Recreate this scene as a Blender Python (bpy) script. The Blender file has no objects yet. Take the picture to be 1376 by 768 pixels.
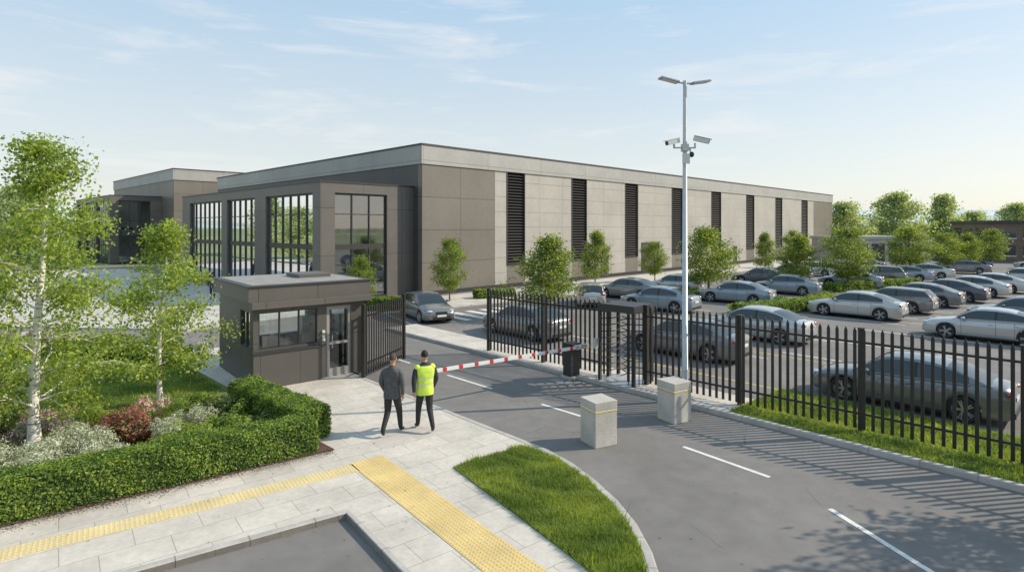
import bpy, math, random
import numpy as np
from mathutils import Vector, Matrix
random.seed(7); rng=np.random.default_rng(7)
scene=bpy.context.scene
R=math.radians

# ------------------------------------------------------------ materials
def new_mat(name):
    m=bpy.data.materials.new(name); m.use_nodes=True
    nt=m.node_tree; b=nt.nodes["Principled BSDF"]
    return m,nt,b
def mat(name,col,rough=.6,metal=0,var=.0,scale=4,bump=0,bscale=60,coat=0,spec=.5,detail=4):
    m,nt,b=new_mat(name); N=nt.nodes; L=nt.links
    b.inputs['Roughness'].default_value=rough; b.inputs['Metallic'].default_value=metal
    b.inputs['Coat Weight'].default_value=coat; b.inputs['Specular IOR Level'].default_value=spec
    tc=N.new('ShaderNodeTexCoord')
    if var>0:
        no=N.new('ShaderNodeTexNoise'); no.inputs['Scale'].default_value=scale; no.inputs['Detail'].default_value=detail
        L.new(tc.outputs['Object'],no.inputs['Vector'])
        mr=N.new('ShaderNodeMapRange'); mr.inputs[1].default_value=.3; mr.inputs[2].default_value=.7
        L.new(no.outputs['Fac'],mr.inputs[0])
        mx=N.new('ShaderNodeMix'); mx.data_type='RGBA'
        mx.inputs[6].default_value=(*[c*(1-var) for c in col],1); mx.inputs[7].default_value=(*[c*(1+var) for c in col],1)
        L.new(mr.outputs[0],mx.inputs[0]); L.new(mx.outputs[2],b.inputs['Base Color'])
    else: b.inputs['Base Color'].default_value=(*col,1)
    if bump>0:
        n2=N.new('ShaderNodeTexNoise'); n2.inputs['Scale'].default_value=bscale; n2.inputs['Detail'].default_value=3
        L.new(tc.outputs['Object'],n2.inputs['Vector'])
        bp=N.new('ShaderNodeBump'); bp.inputs['Strength'].default_value=bump; bp.inputs['Distance'].default_value=.02
        L.new(n2.outputs['Fac'],bp.inputs['Height']); L.new(bp.outputs[0],b.inputs['Normal'])
    return m
def leaf_mat(name,col,trans=.4,var=.25):
    m,nt,b=new_mat(name); N=nt.nodes; L=nt.links
    b.inputs['Roughness'].default_value=.5; b.inputs['Specular IOR Level'].default_value=.35
    g=N.new('ShaderNodeNewGeometry'); mx=N.new('ShaderNodeMix'); mx.data_type='RGBA'
    mx.inputs[6].default_value=(*[c*(1-var) for c in col],1); mx.inputs[7].default_value=(*[c*(1+var) for c in col],1)
    L.new(g.outputs['Random Per Island'],mx.inputs[0]); L.new(mx.outputs[2],b.inputs['Base Color'])
    t=N.new('ShaderNodeBsdfTranslucent'); 
    hs=N.new('ShaderNodeMix'); hs.data_type='RGBA'; hs.blend_type='MULTIPLY'; hs.inputs[0].default_value=1
    hs.inputs[7].default_value=(2.0,1.85,.8,1); L.new(mx.outputs[2],hs.inputs[6]); L.new(hs.outputs[2],t.inputs['Color'])
    ms=N.new('ShaderNodeMixShader'); ms.inputs[0].default_value=trans
    L.new(b.outputs[0],ms.inputs[1]); L.new(t.outputs[0],ms.inputs[2]); L.new(ms.outputs[0],N['Material Output'].inputs['Surface'])
    return m
def brick_layers(m,nt,b,tc,vec,col,pw,ph,var,mortar,jcol,offset,layers,dist=.02):
    N=nt.nodes;L=nt.links
    br=N.new('ShaderNodeTexBrick'); br.offset=offset; br.squash=1
    br.inputs['Scale'].default_value=1; br.inputs['Brick Width'].default_value=pw; br.inputs['Row Height'].default_value=ph
    br.inputs['Mortar Size'].default_value=mortar; br.inputs['Mortar Smooth'].default_value=.15
    br.inputs['Color1'].default_value=(*[c*(1-var) for c in col],1); br.inputs['Color2'].default_value=(*[c*(1+var) for c in col],1)
    br.inputs['Mortar'].default_value=(*[c*jcol for c in col],1)
    L.new(vec,br.inputs['Vector']); prev=br.outputs['Color']
    for sc,lo,hi in layers:
        no=N.new('ShaderNodeTexNoise'); no.inputs['Scale'].default_value=sc; no.inputs['Detail'].default_value=5; L.new(tc.outputs['Object'],no.inputs['Vector'])
        mr=N.new('ShaderNodeMapRange'); mr.inputs[1].default_value=.3; mr.inputs[2].default_value=.7; mr.inputs[3].default_value=lo; mr.inputs[4].default_value=hi
        L.new(no.outputs['Fac'],mr.inputs[0])
        mx=N.new('ShaderNodeMix'); mx.data_type='RGBA'; mx.blend_type='MULTIPLY'; mx.inputs[0].default_value=1
        L.new(prev,mx.inputs[6]); L.new(mr.outputs[0],mx.inputs[7]); prev=mx.outputs[2]
    L.new(prev,b.inputs['Base Color'])
    bp=N.new('ShaderNodeBump'); bp.inputs['Strength'].default_value=.6; bp.inputs['Distance'].default_value=dist; bp.invert=True
    L.new(br.outputs['Fac'],bp.inputs['Height']); L.new(bp.outputs[0],b.inputs['Normal'])
def panel_mat(name,col,pw,ph,var=.06,mortar=.012,jcol=.35,offset=0,rough=.45,metal=.0):
    m,nt,b=new_mat(name); N=nt.nodes; L=nt.links
    b.inputs['Roughness'].default_value=rough; b.inputs['Metallic'].default_value=metal
    tc=N.new('ShaderNodeTexCoord'); sp=N.new('ShaderNodeSeparateXYZ'); L.new(tc.outputs['Object'],sp.inputs[0])
    ad=N.new('ShaderNodeMath'); L.new(sp.outputs[0],ad.inputs[0]); L.new(sp.outputs[1],ad.inputs[1])
    cb=N.new('ShaderNodeCombineXYZ'); L.new(ad.outputs[0],cb.inputs[0]); L.new(sp.outputs[2],cb.inputs[1])
    brick_layers(m,nt,b,tc,cb.outputs[0],col,pw,ph,var,mortar,jcol,offset,((.35,.9,1.08),(2.5,.95,1.04)))
    return m
def paving_mat(name,col,pw,ph,rot,var=.05,mortar=.006,offset=.5,jc=.6):
    m,nt,b=new_mat(name); N=nt.nodes; L=nt.links
    b.inputs['Roughness'].default_value=.8
    tc=N.new('ShaderNodeTexCoord'); mp=N.new('ShaderNodeMapping'); mp.inputs['Rotation'].default_value=(0,0,rot)
    L.new(tc.outputs['Object'],mp.inputs[0])
    brick_layers(m,nt,b,tc,mp.outputs[0],col,pw,ph,var,mortar,jc,offset,((.8,.86,1.1),(5,.93,1.05),(14,.93,1.06),(150,.88,1.1)),.01)
    return m
def ground_mat(name,cols,scales,rough=.9,bump=.3,bscale=150):
    m,nt,b=new_mat(name); N=nt.nodes; L=nt.links
    b.inputs['Roughness'].default_value=rough; b.inputs['Specular IOR Level'].default_value=.3
    tc=N.new('ShaderNodeTexCoord')
    rgb=N.new('ShaderNodeRGB'); rgb.outputs[0].default_value=(*cols,1); prev=rgb.outputs[0]
    for sc,lo,hi in scales:
        no=N.new('ShaderNodeTexNoise'); no.inputs['Scale'].default_value=sc; no.inputs['Detail'].default_value=6; L.new(tc.outputs['Object'],no.inputs['Vector'])
        mr=N.new('ShaderNodeMapRange'); mr.inputs[1].default_value=.32; mr.inputs[2].default_value=.68; mr.inputs[3].default_value=lo; mr.inputs[4].default_value=hi
        L.new(no.outputs['Fac'],mr.inputs[0])
        mx=N.new('ShaderNodeMix'); mx.data_type='RGBA'; mx.blend_type='MULTIPLY'; mx.inputs[0].default_value=1
        L.new(prev,mx.inputs[6]); L.new(mr.outputs[0],mx.inputs[7]); prev=mx.outputs[2]
    L.new(prev,b.inputs['Base Color'])
    n2=N.new('ShaderNodeTexNoise'); n2.inputs['Scale'].default_value=bscale; L.new(tc.outputs['Object'],n2.inputs['Vector'])
    bp=N.new('ShaderNodeBump'); bp.inputs['Strength'].default_value=bump; bp.inputs['Distance'].default_value=.01
    L.new(n2.outputs['Fac'],bp.inputs['Height']); L.new(bp.outputs[0],b.inputs['Normal'])
    return m
def asphalt_mat():
    # worn asphalt: speckle, blotches and fine cracks (voronoi cell edges broken up by noise)
    m=ground_mat('asphalt',(.205,.19,.178),((.25,.84,1.1),(1.3,.92,1.06),(3,.94,1.06),(90,.8,1.2),(260,.78,1.22)),rough=.85,bump=.5,bscale=220)
    nt=m.node_tree;N=nt.nodes;L=nt.links;b=N["Principled BSDF"]
    src=b.inputs['Base Color'].links[0].from_socket
    tc=N.new('ShaderNodeTexCoord'); ns=N.new('ShaderNodeTexNoise'); ns.inputs['Scale'].default_value=1.2; ns.inputs['Detail'].default_value=5
    L.new(tc.outputs['Object'],ns.inputs['Vector'])
    ad=N.new('ShaderNodeMix'); ad.data_type='RGBA'; ad.inputs[0].default_value=.12; L.new(tc.outputs['Object'],ad.inputs[6]); L.new(ns.outputs['Color'],ad.inputs[7])
    vo=N.new('ShaderNodeTexVoronoi'); vo.feature='DISTANCE_TO_EDGE'; vo.inputs['Scale'].default_value=.42; L.new(ad.outputs[2],vo.inputs['Vector'])
    r1=N.new('ShaderNodeMapRange'); r1.inputs[1].default_value=0; r1.inputs[2].default_value=.006; r1.inputs[3].default_value=1; r1.inputs[4].default_value=0; L.new(vo.outputs['Distance'],r1.inputs[0])
    n3=N.new('ShaderNodeTexNoise'); n3.inputs['Scale'].default_value=.6; L.new(tc.outputs['Object'],n3.inputs['Vector'])
    r2=N.new('ShaderNodeMapRange'); r2.inputs[1].default_value=.5; r2.inputs[2].default_value=.6; r2.inputs[3].default_value=0; r2.inputs[4].default_value=.45; L.new(n3.outputs['Fac'],r2.inputs[0])
    mu=N.new('ShaderNodeMath'); mu.operation='MULTIPLY'; L.new(r1.outputs[0],mu.inputs[0]); L.new(r2.outputs[0],mu.inputs[1])
    mx=N.new('ShaderNodeMix'); mx.data_type='RGBA'; mx.inputs[7].default_value=(.05,.047,.044,1); L.new(mu.outputs[0],mx.inputs[0]); L.new(src,mx.inputs[6]); L.new(mx.outputs[2],b.inputs['Base Color'])
    return m
def glass_mat(name,tint=(.75,.82,.82),refl=.25):
    m=bpy.data.materials.new(name); m.use_nodes=True; nt=m.node_tree; N=nt.nodes; L=nt.links; N.clear()
    o=N.new('ShaderNodeOutputMaterial'); t=N.new('ShaderNodeBsdfTransparent'); t.inputs[0].default_value=(*tint,1)
    g=N.new('ShaderNodeBsdfGlossy'); g.inputs['Roughness'].default_value=.02; g.inputs[0].default_value=(.95,.97,1,1)
    lw=N.new('ShaderNodeLayerWeight'); lw.inputs['Blend'].default_value=.35
    mr=N.new('ShaderNodeMapRange'); mr.inputs[3].default_value=refl; mr.inputs[4].default_value=.95; L.new(lw.outputs['Fresnel'],mr.inputs[0])
    ms=N.new('ShaderNodeMixShader'); L.new(mr.outputs[0],ms.inputs[0]); L.new(t.outputs[0],ms.inputs[1]); L.new(g.outputs[0],ms.inputs[2]); L.new(ms.outputs[0],o.inputs[0])
    return m

M={}
M['asphalt']=asphalt_mat()
M['grassbase']=ground_mat('grass_soil',(.14,.19,.045),((.6,.7,1.25),(12,.7,1.3),(90,.6,1.4)),bump=.6,bscale=80)
M['field']=ground_mat('field',(.19,.22,.095),((.01,.7,1.3),(.1,.8,1.2),(3,.8,1.2)))
M['mulch']=ground_mat('mulch',(.10,.062,.042),((4,.8,1.2),(60,.4,1.6),(140,.5,1.5)),bump=1,bscale=70)
M['pave']=paving_mat('paving',(.56,.505,.44),.9,.6,R(-38))
M['plaza']=paving_mat('plaza_paving',(.54,.50,.45),1.2,.8,R(-44))
M['kerb']=ground_mat('kerb_stone',(.45,.42,.385),((2,.85,1.12),(60,.85,1.12)),rough=.8)
M['concrete']=ground_mat('cast_concrete',(.54,.50,.45),((1.5,.82,1.1),(20,.9,1.08),(120,.9,1.08)),rough=.75,bump=.25,bscale=40)
M['tact']=ground_mat('tactile_yellow',(.66,.49,.21),((1.5,.85,1.1),(30,.9,1.08)),rough=.75)
M['tact_p']=ground_mat('tactile_buff',(.66,.53,.28),((1.5,.85,1.1),(30,.9,1.08)),rough=.75)
M['white']=ground_mat('road_paint',(.78,.76,.72),((3,.85,1.05),(70,.65,1.12)),rough=.7)
M['yellow']=ground_mat('yellow_paint',(.66,.50,.14),((3,.85,1.05),(70,.7,1.1)),rough=.7)
M['fence']=mat('fence_steel',(.036,.034,.031),.42,.3,var=.15,scale=8)
M['galv']=mat('galvanised',(.5,.51,.51),.45,.5,var=.08,scale=10)
M['ledhead']=mat('lamp_housing',(.36,.37,.38),.4,.4)
M['black']=mat('black_plastic',(.022,.022,.023),.5)
M['camwhite']=mat('camera_shell',(.62,.62,.60),.35)
M['red']=mat('barrier_red',(.55,.045,.035),.4)
M['bwhite']=mat('barrier_white',(.75,.75,.73),.4)
M['light_panel']=panel_mat('light_cladding',(.40,.375,.335),3.05,1.2,var=.025,mortar=.018,jcol=.6)
M['band']=panel_mat('parapet_cladding',(.36,.35,.33),6.1,1.35,var=.03,mortar=.02,jcol=.6)
M['brown']=panel_mat('brown_cladding',(.175,.155,.131),3.5,2.3,var=.04,mortar=.024,jcol=.5)
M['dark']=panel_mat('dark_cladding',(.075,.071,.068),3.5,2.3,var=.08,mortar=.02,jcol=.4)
M['frame']=mat('dark_frame',(.046,.044,.043),.45,.2)
M['fascia']=panel_mat('wing_fascia',(.125,.115,.104),3.0,3.0,var=.05,mortar=.014)
M['guard']=panel_mat('guard_cladding',(.095,.087,.078),1.15,1.3,var=.05,mortar=.008,jcol=.45)
M['gfascia']=panel_mat('guard_fascia',(.115,.105,.093),1.75,3.0,var=.05,mortar=.01)
M['guardroof']=mat('flat_roof',(.27,.255,.23),.8,var=.15,scale=3)
M['roofmem']=mat('roof_membrane',(.22,.22,.22),.8,var=.1)
M['glass']=glass_mat('window_glass',(.74,.80,.79),.22)
M['glassg']=glass_mat('guard_glass',(.9,.94,.92),.09)
M['inwall']=mat('interior_wall',(.62,.60,.56),.8,var=.08,scale=2)
M['infloor']=mat('interior_floor',(.38,.35,.31),.5)
M['curtain']=mat('interior_blind',(.66,.68,.6),.8,var=.2,scale=1.5)
M['louvre']=mat('louvre_metal',(.055,.053,.052),.5,.3)
M['dvoid']=mat('dark_void',(.014,.014,.014),.9)
M['bark']=mat('bark',(.15,.115,.085),.9,var=.3,scale=12,bump=.6,bscale=30)
M['tire']=mat('tyre',(.024,.024,.024),.85)
M['rim']=mat('alloy_rim',(.5,.51,.52),.3,.7)
M['cglass']=mat('car_glass',(.02,.026,.028),.04,0,spec=.9)
M['hlamp']=mat('headlamp',(.6,.62,.65),.08,.3,coat=1)
M['tlamp']=mat('tail_lamp',(.35,.015,.012),.15,coat=1)
M['plate']=mat('number_plate',(.7,.7,.66),.5)
def birch():
    m,nt,b=new_mat('birch_bark'); N=nt.nodes;L=nt.links; b.inputs['Roughness'].default_value=.7
    tc=N.new('ShaderNodeTexCoord'); mp=N.new('ShaderNodeMapping'); mp.inputs['Scale'].default_value=(5,5,22); L.new(tc.outputs['Object'],mp.inputs[0])
    no=N.new('ShaderNodeTexNoise'); no.inputs['Scale'].default_value=1; no.inputs['Detail'].default_value=5; L.new(mp.outputs[0],no.inputs['Vector'])
    cr=N.new('ShaderNodeValToRGB'); cr.color_ramp.elements[0].position=.34; cr.color_ramp.elements[0].color=(.06,.05,.04,1)
    cr.color_ramp.elements[1].position=.44; cr.color_ramp.elements[1].color=(.72,.68,.61,1); L.new(no.outputs['Fac'],cr.inputs[0]); L.new(cr.outputs[0],b.inputs['Base Color'])
    return m
M['birch']=birch()
def trio(n,a,b,c,t): return [leaf_mat(n+'_light',a,t),leaf_mat(n+'_mid',b,t),leaf_mat(n+'_dark',c,t*.9)]
LV={'a':trio('birch_leaf',(.33,.40,.085),(.245,.325,.07),(.15,.225,.05),.48),
    'b':trio('tree_leaf',(.25,.31,.075),(.175,.235,.055),(.105,.16,.042),.42),
    'far':trio('far_leaf',(.38,.44,.22),(.31,.37,.20),(.23,.295,.17),.4),  # far foliage: distance haze put into the leaf colour as a paler green
    'h':trio('hedge_leaf',(.25,.33,.06),(.155,.235,.042),(.085,.15,.03),.32),
    'silver':trio('silver_leaf',(.54,.55,.44),(.42,.45,.34),(.28,.33,.21),.2),
    'burg':trio('burgundy_leaf',(.33,.14,.11),(.24,.095,.075),(.17,.13,.055),.25),
    'olive':trio('olive_leaf',(.28,.33,.12),(.19,.245,.08),(.11,.165,.055),.3),
    'g':trio('grass_blade',(.28,.34,.08),(.19,.26,.06),(.12,.185,.045),.42)}
gm=LV['olive']
LV['purple']=[leaf_mat('purple_flower',(.42,.30,.48),.2),gm[1],gm[0]]
LV['pink']=[leaf_mat('pink_flower',(.62,.38,.42),.2),gm[0],gm[1]]
M['hcore']=mat('hedge_core',(.035,.055,.014),.95,var=.4,scale=20)

# ------------------------------------------------------------ mesh builder
class MB:
    def __init__(s): s.v=[];s.n=0;s.f=[];s.mats=[]
    def mi(s,m):
        if m not in s.mats: s.mats.append(m)
        return s.mats.index(m)
    def raw(s,V,F,m,smooth=False):
        V=np.asarray(V,dtype=np.float64).reshape(-1,3); F=np.asarray(F,dtype=np.int64)
        if F.ndim==1: F=F.reshape(1,-1)
        if isinstance(m,np.ndarray): mi=m
        else: mi=np.full(len(F),s.mi(m))
        s.v.append(V); s.f.append((F+s.n,mi,smooth)); s.n+=len(V)
    def box(s,c,d,m,rz=0,mtx=None):
        x,y,z=[k/2 for k in d]
        V=np.array([(-x,-y,-z),(x,-y,-z),(x,y,-z),(-x,y,-z),(-x,-y,z),(x,-y,z),(x,y,z),(-x,y,z)])
        if mtx is not None: V=V@np.array(mtx.to_3x3()).T
        s.raw(V+np.array(c),[(0,3,2,1),(4,5,6,7),(0,1,5,4),(1,2,6,5),(2,3,7,6),(3,0,4,7)],m)
    def bx(s,x0,x1,y0,y1,z0,z1,m):
        s.box(((x0+x1)/2,(y0+y1)/2,(z0+z1)/2),(x1-x0,y1-y0,z1-z0),m)
    def tube(s,P,rad,m,n=8,cap=True,smooth=True,sx=1):
        P=[Vector(p) for p in P]; k=len(P); V=[]
        for i,p in enumerate(P):
            d=(P[min(i+1,k-1)]-P[max(i-1,0)])
            d=d.normalized() if d.length>1e-9 else Vector((0,0,1))
            up=Vector((0,0,1)) if abs(d.z)<.9 else Vector((1,0,0))
            u=d.cross(up).normalized(); w=d.cross(u)
            for j in range(n):
                a=2*math.pi*j/n
                V.append(p+(u*math.cos(a)*sx+w*math.sin(a))*rad[i])
        F=[(i*n+j,i*n+(j+1)%n,(i+1)*n+(j+1)%n,(i+1)*n+j) for i in range(k-1) for j in range(n)]
        s.raw([tuple(v) for v in V],F,m,smooth)
        if cap:
            s.raw([tuple(v) for v in V[:n]],[list(range(n))],m); s.raw([tuple(v) for v in V[-n:]],[list(range(n))[::-1]],m)
    def ell(s,c,r,m,n=12,k=8,mtx=None):
        V=[]
        for i in range(k+1):
            t=math.pi*i/k
            for j in range(n):
                a=2*math.pi*j/n; V.append((math.sin(t)*math.cos(a)*r[0],math.sin(t)*math.sin(a)*r[1],math.cos(t)*r[2]))
        V=np.array(V)
        if mtx is not None: V=V@np.array(mtx.to_3x3()).T
        F=[(i*n+j,i*n+(j+1)%n,(i+1)*n+(j+1)%n,(i+1)*n+j)[::-1] for i in range(k) for j in range(n)]
        s.raw(V+np.array(c),F,m,True)
    def mesh(s,name):
        V=np.concatenate(s.v); me=bpy.data.meshes.new(name)
        lt=np.concatenate([np.full(len(F),F.shape[1]) for F,_,_ in s.f]); lv=np.concatenate([F.ravel() for F,_,_ in s.f])
        ls=np.concatenate([[0],np.cumsum(lt)[:-1]])
        me.vertices.add(len(V)); me.vertices.foreach_set('co',V.ravel())
        me.loops.add(len(lv)); me.loops.foreach_set('vertex_index',lv.astype(np.int32))
        me.polygons.add(len(lt)); me.polygons.foreach_set('loop_start',ls.astype(np.int32))
        me.polygons.foreach_set('material_index',np.concatenate([m for _,m,_ in s.f]).astype(np.int32))
        me.polygons.foreach_set('use_smooth',np.concatenate([np.full(len(F),sm) for F,_,sm in s.f]))
        for m in s.mats: me.materials.append(m)
        me.update(calc_edges=True); me.validate()
        return me
    def build(s,name,loc=(0,0,0),rz=0,parent=None,bevel=0):
        me=s.mesh(name)
        o=bpy.data.objects.new(name,me); scene.collection.objects.link(o); o.location=loc; o.rotation_euler=(0,0,rz)
        if parent: o.parent=parent
        if bevel:
            b=o.modifiers.new('bevel','BEVEL'); b.width=bevel; b.segments=2; b.limit_method='ANGLE'; b.angle_limit=R(40)
        return o
def empty(name,loc=(0,0,0),rz=0):
    o=bpy.data.objects.new(name,None); scene.collection.objects.link(o); o.location=loc; o.rotation_euler=(0,0,rz); o.empty_display_size=.3
    return o
def inst(name,me,loc,rz=0,sc=1):
    o=bpy.data.objects.new(name,me); scene.collection.objects.link(o); o.location=loc; o.rotation_euler=(0,0,rz)
    o.scale=(sc,sc,sc) if not hasattr(sc,'__len__') else sc
    return o
def poly(name,pts,z,m,h=0):
    mb=MB(); n=len(pts)
    mb.raw([(x,y,z) for x,y in pts],[list(range(n))],m)
    if h:
        V=[(x,y,z) for x,y in pts]+[(x,y,z-h) for x,y in pts]
        mb.raw(V,[(i,i+n,(i+1)%n+n,(i+1)%n) for i in range(n)],m)
    return mb.build(name)
def kerb(name,path,w,z0,z1,m):
    mb=MB(); P=[Vector((x,y)) for x,y in path]; n=len(P); V=[]
    for i,p in enumerate(P):
        a=P[i-1] if i>0 else p; b=P[i+1] if i<n-1 else p
        d=(b-a).normalized(); nn=Vector((-d.y,d.x)); q=p+nn*w
        V+= [(p.x,p.y,z0),(p.x,p.y,z1-.015),(p.x+nn.x*.015,p.y+nn.y*.015,z1),(q.x,q.y,z1),(q.x,q.y,z0)]
    F=[(i*5+j,(i+1)*5+j,(i+1)*5+j+1,i*5+j+1) for i in range(n-1) for j in range(4)]
    mb.raw(V,F,m)
    for i in range(n-1):
        a,b=P[i],P[i+1]; L=(b-a).length; d=(b-a)/L; nn=Vector((-d.y,d.x)); k=max(1,int(L/.9))
        if L<.5: continue
        for q in range(k):
            c=a+d*(L*(q+.5)/k); e=d*.004
            mb.raw([(c.x-e.x-nn.x*.001,c.y-e.y-nn.y*.001,z0),(c.x+e.x-nn.x*.001,c.y+e.y-nn.y*.001,z0),(c.x+e.x-nn.x*.001,c.y+e.y-nn.y*.001,z1+.0015),(c.x-e.x-nn.x*.001,c.y-e.y-nn.y*.001,z1+.0015),
                    (c.x+e.x+nn.x*w,c.y+e.y+nn.y*w,z1+.0015),(c.x-e.x+nn.x*w,c.y-e.y+nn.y*w,z1+.0015)],[(0,1,2,3),(3,2,4,5)],M['mulch'])
    return mb.build(name)
def inpoly(P,pts):
    x,y=P[:,0],P[:,1]; r=np.zeros(len(P),bool); n=len(pts)
    for i in range(n):
        x1,y1=pts[i]; x2,y2=pts[(i+1)%n]
        if y1==y2: continue
        c=((y1>y)!=(y2>y))&(x<(x2-x1)*(y-y1)/(y2-y1)+x1); r^=c
    return r
def leaves(mb,C,size,mats,nrm=None,spread=1.0,aspect=.65,midx=None):
    n=len(C); 
    N=rng.normal(size=(n,3))
    if nrm is not None: N=nrm+N*spread
    N/=np.linalg.norm(N,axis=1,keepdims=True)+1e-9
    U=np.cross(N,rng.normal(size=(n,3))); U/=np.linalg.norm(U,axis=1,keepdims=True)+1e-9
    W=np.cross(N,U); s=(size*rng.uniform(.6,1.3,n))[:,None]
    V=np.stack([C-U*s,C-W*s*aspect+N*s*.15,C+U*s,C+W*s*aspect+N*s*.15],1).reshape(-1,3)
    F=np.arange(4*n).reshape(n,4)
    ids=np.array([mb.mi(m) for m in mats])
    if midx is None: midx=rng.integers(0,len(mats),n)
    mb.raw(V,F,ids[midx])
def grass(name,pts,dens,z,h=.06,w=.008):
    A=np.array(pts); lo=A.min(0); hi=A.max(0); n=int(dens*(hi-lo).prod())
    P=rng.uniform(lo,hi,(n,2)); P=P[inpoly(P,pts)]; n=len(P)
    cl=.5+1.1*(np.sin(P[:,0]*5.1+np.sin(P[:,1]*4.3)*2)*np.sin(P[:,1]*6.7+np.sin(P[:,0]*3)*2+1)*.5+.5)
    H=h*rng.uniform(.5,1.4,n)*cl; H=np.where(rng.random(n)<.02,H*2.0,H); a=rng.uniform(0,6.28,n); ww=w*rng.uniform(.7,1.4,n)
    lean=rng.normal(size=(n,2))*(H*.5)[:,None]
    dx=np.cos(a)*ww; dy=np.sin(a)*ww; Z=np.full(n,z)
    V=np.stack([np.stack([P[:,0]-dx,P[:,1]-dy,Z],1),np.stack([P[:,0]+dx,P[:,1]+dy,Z],1),np.stack([P[:,0]+lean[:,0],P[:,1]+lean[:,1],Z+H],1)],1).reshape(-1,3)
    mb=MB(); ids=np.array([mb.mi(m) for m in LV['g']])
    patch=np.sin(P[:,0]*2.7+2+np.sin(P[:,1]*1.9))*np.sin(P[:,1]*3.1)*1.1+rng.normal(size=n)*.6
    mi=np.where(patch>.45,0,np.where(patch>-.4,1,2))
    mb.raw(V,np.arange(3*n).reshape(n,3),ids[mi])
    return mb.build(name)

# ------------------------------------------------------------ trees
def tree_mesh(name,H,cr,cb,nl,ls,mats,bark,seed,r0=.09,dense=1.0,nb=26,shape='round',droop=0):
    rnd=random.Random(seed); mb=MB()
    T=[];rad=[]
    for i in range(9):
        t=i/8; T.append(Vector((math.sin(t*4+seed)*.03*H*t,math.cos(t*3+seed)*.025*H*t,H*.97*t))); rad.append(r0*(1-t)**.8+.006)
    rad[0]*=1.35
    mb.tube(T,rad,bark,8)
    def trunk(z):
        t=max(0,min(.999,z/(H*.97)))*8; i=int(t); return T[i].lerp(T[i+1],t-i)
    cl=[]
    for b in range(nb):
        f=(b+rnd.random())/nb; z=cb*.9+(H*.95-cb*.9)*f
        if shape=='round': prof=math.sin(math.pi*min(1,(f*.88+.12)))**.6
        elif shape=='birch': prof=(1-f)**.55*min(1,(f*4+.45))
        else: prof=(1-f)**.6*min(1,f*3+.5)
        ln=cr*prof*rnd.uniform(.6,1.15)+.1
        a=b*2.4+rnd.uniform(-.4,.4); el=rnd.uniform(.2,.7) if f<.8 else rnd.uniform(.7,1.2)
        p=trunk(z-ln*.35 if z-ln*.35>cb*.7 else z*.9); d=Vector((math.cos(a)*math.cos(el),math.sin(a)*math.cos(el),math.sin(el)))
        pts=[p]
        for k in range(1,5):
            d=(d+Vector((rnd.uniform(-.2,.2),rnd.uniform(-.2,.2),rnd.uniform(-.1,.2)-droop*k*.1))).normalized(); pts.append(pts[-1]+d*ln/4)
        br=max(.008,r0*.32*(1-f*.6))
        mb.tube(pts,[br,br*.75,br*.5,br*.3,br*.12],bark,5,cap=False)
        for k in (2,3,4): cl.append((pts[k],.5+.5*prof))
        for sidx in range(4):
            k=rnd.choice((1,2,3)); q=pts[k]; dd=(d+Vector((rnd.uniform(-1,1),rnd.uniform(-1,1),rnd.uniform(-.4,.7)))).normalized(); l2=ln*rnd.uniform(.3,.55)
            e=q+dd*l2; mb.tube([q,q.lerp(e,.5)+Vector((0,0,.03)),e],[br*.4,br*.25,br*.08],bark,4,cap=False)
            cl.append((e,.8)); cl.append((q.lerp(e,.6),.6))
    C=[];MI=[]; per=max(3,int(nl/len(cl)))
    for (c,w) in cl:
        n=int(per*rnd.uniform(.4,1.6)); sg=cr*.14*dense*rnd.uniform(.55,1.15)
        g=np.clip(rng.normal(size=(n,3)),-1.7,1.7)*np.array([sg,sg,sg*.7])+np.array(c)
        if droop: g[:,2]-=np.abs(rng.normal(size=n))*sg*.8
        tone=rnd.choice((0,1,1,2)); C.append(g)
        m=np.where(rng.random(n)<.6,tone,rng.integers(0,3,n)); MI.append(m)
    C=np.concatenate(C); MI=np.concatenate(MI)
    keep=C[:,2]>cb*.55; leaves(mb,C[keep],ls,mats,midx=MI[keep])
    return mb.mesh(name)
def shrub_mesh(name,mats,seed,n=1500,ls=.03,r=.4,h=.5,spiky=False,flower=False):
    mb=MB(); g=np.random.default_rng(seed)
    k=14; cc=g.normal(size=(k,3))*[r*.42,r*.42,0]; cc[:,2]=g.uniform(.25,.8,k)*h; 
    ci=g.integers(0,k,n); D=g.normal(size=(n,3)); D/=np.linalg.norm(D,axis=1,keepdims=True)
    rr=g.uniform(.6,1,n)[:,None]*r*.38
    C=cc[ci]+D*rr*[1,1,.9*h/r*.8+.2]; C[:,2]=np.maximum(C[:,2],.02)
    tone=g.integers(0,3,k)[ci]; tone=np.where(g.random(n)<.5,tone,g.integers(0,3,n))
    if flower: tone=np.where((C[:,2]>h*.5)&(g.random(n)<.65),0,g.integers(1,3,n)); 
    leaves(mb,C,ls,mats,nrm=D*1.2,spread=.7,midx=tone,aspect=.3 if spiky else .6)
    for i in range(8):
        a=i*.8; mb.tube([(0,0,0),(math.cos(a)*r*.5,math.sin(a)*r*.5,h*.55)],[.012,.005],M['bark'],4,cap=False)
    return mb.mesh(name)
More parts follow.
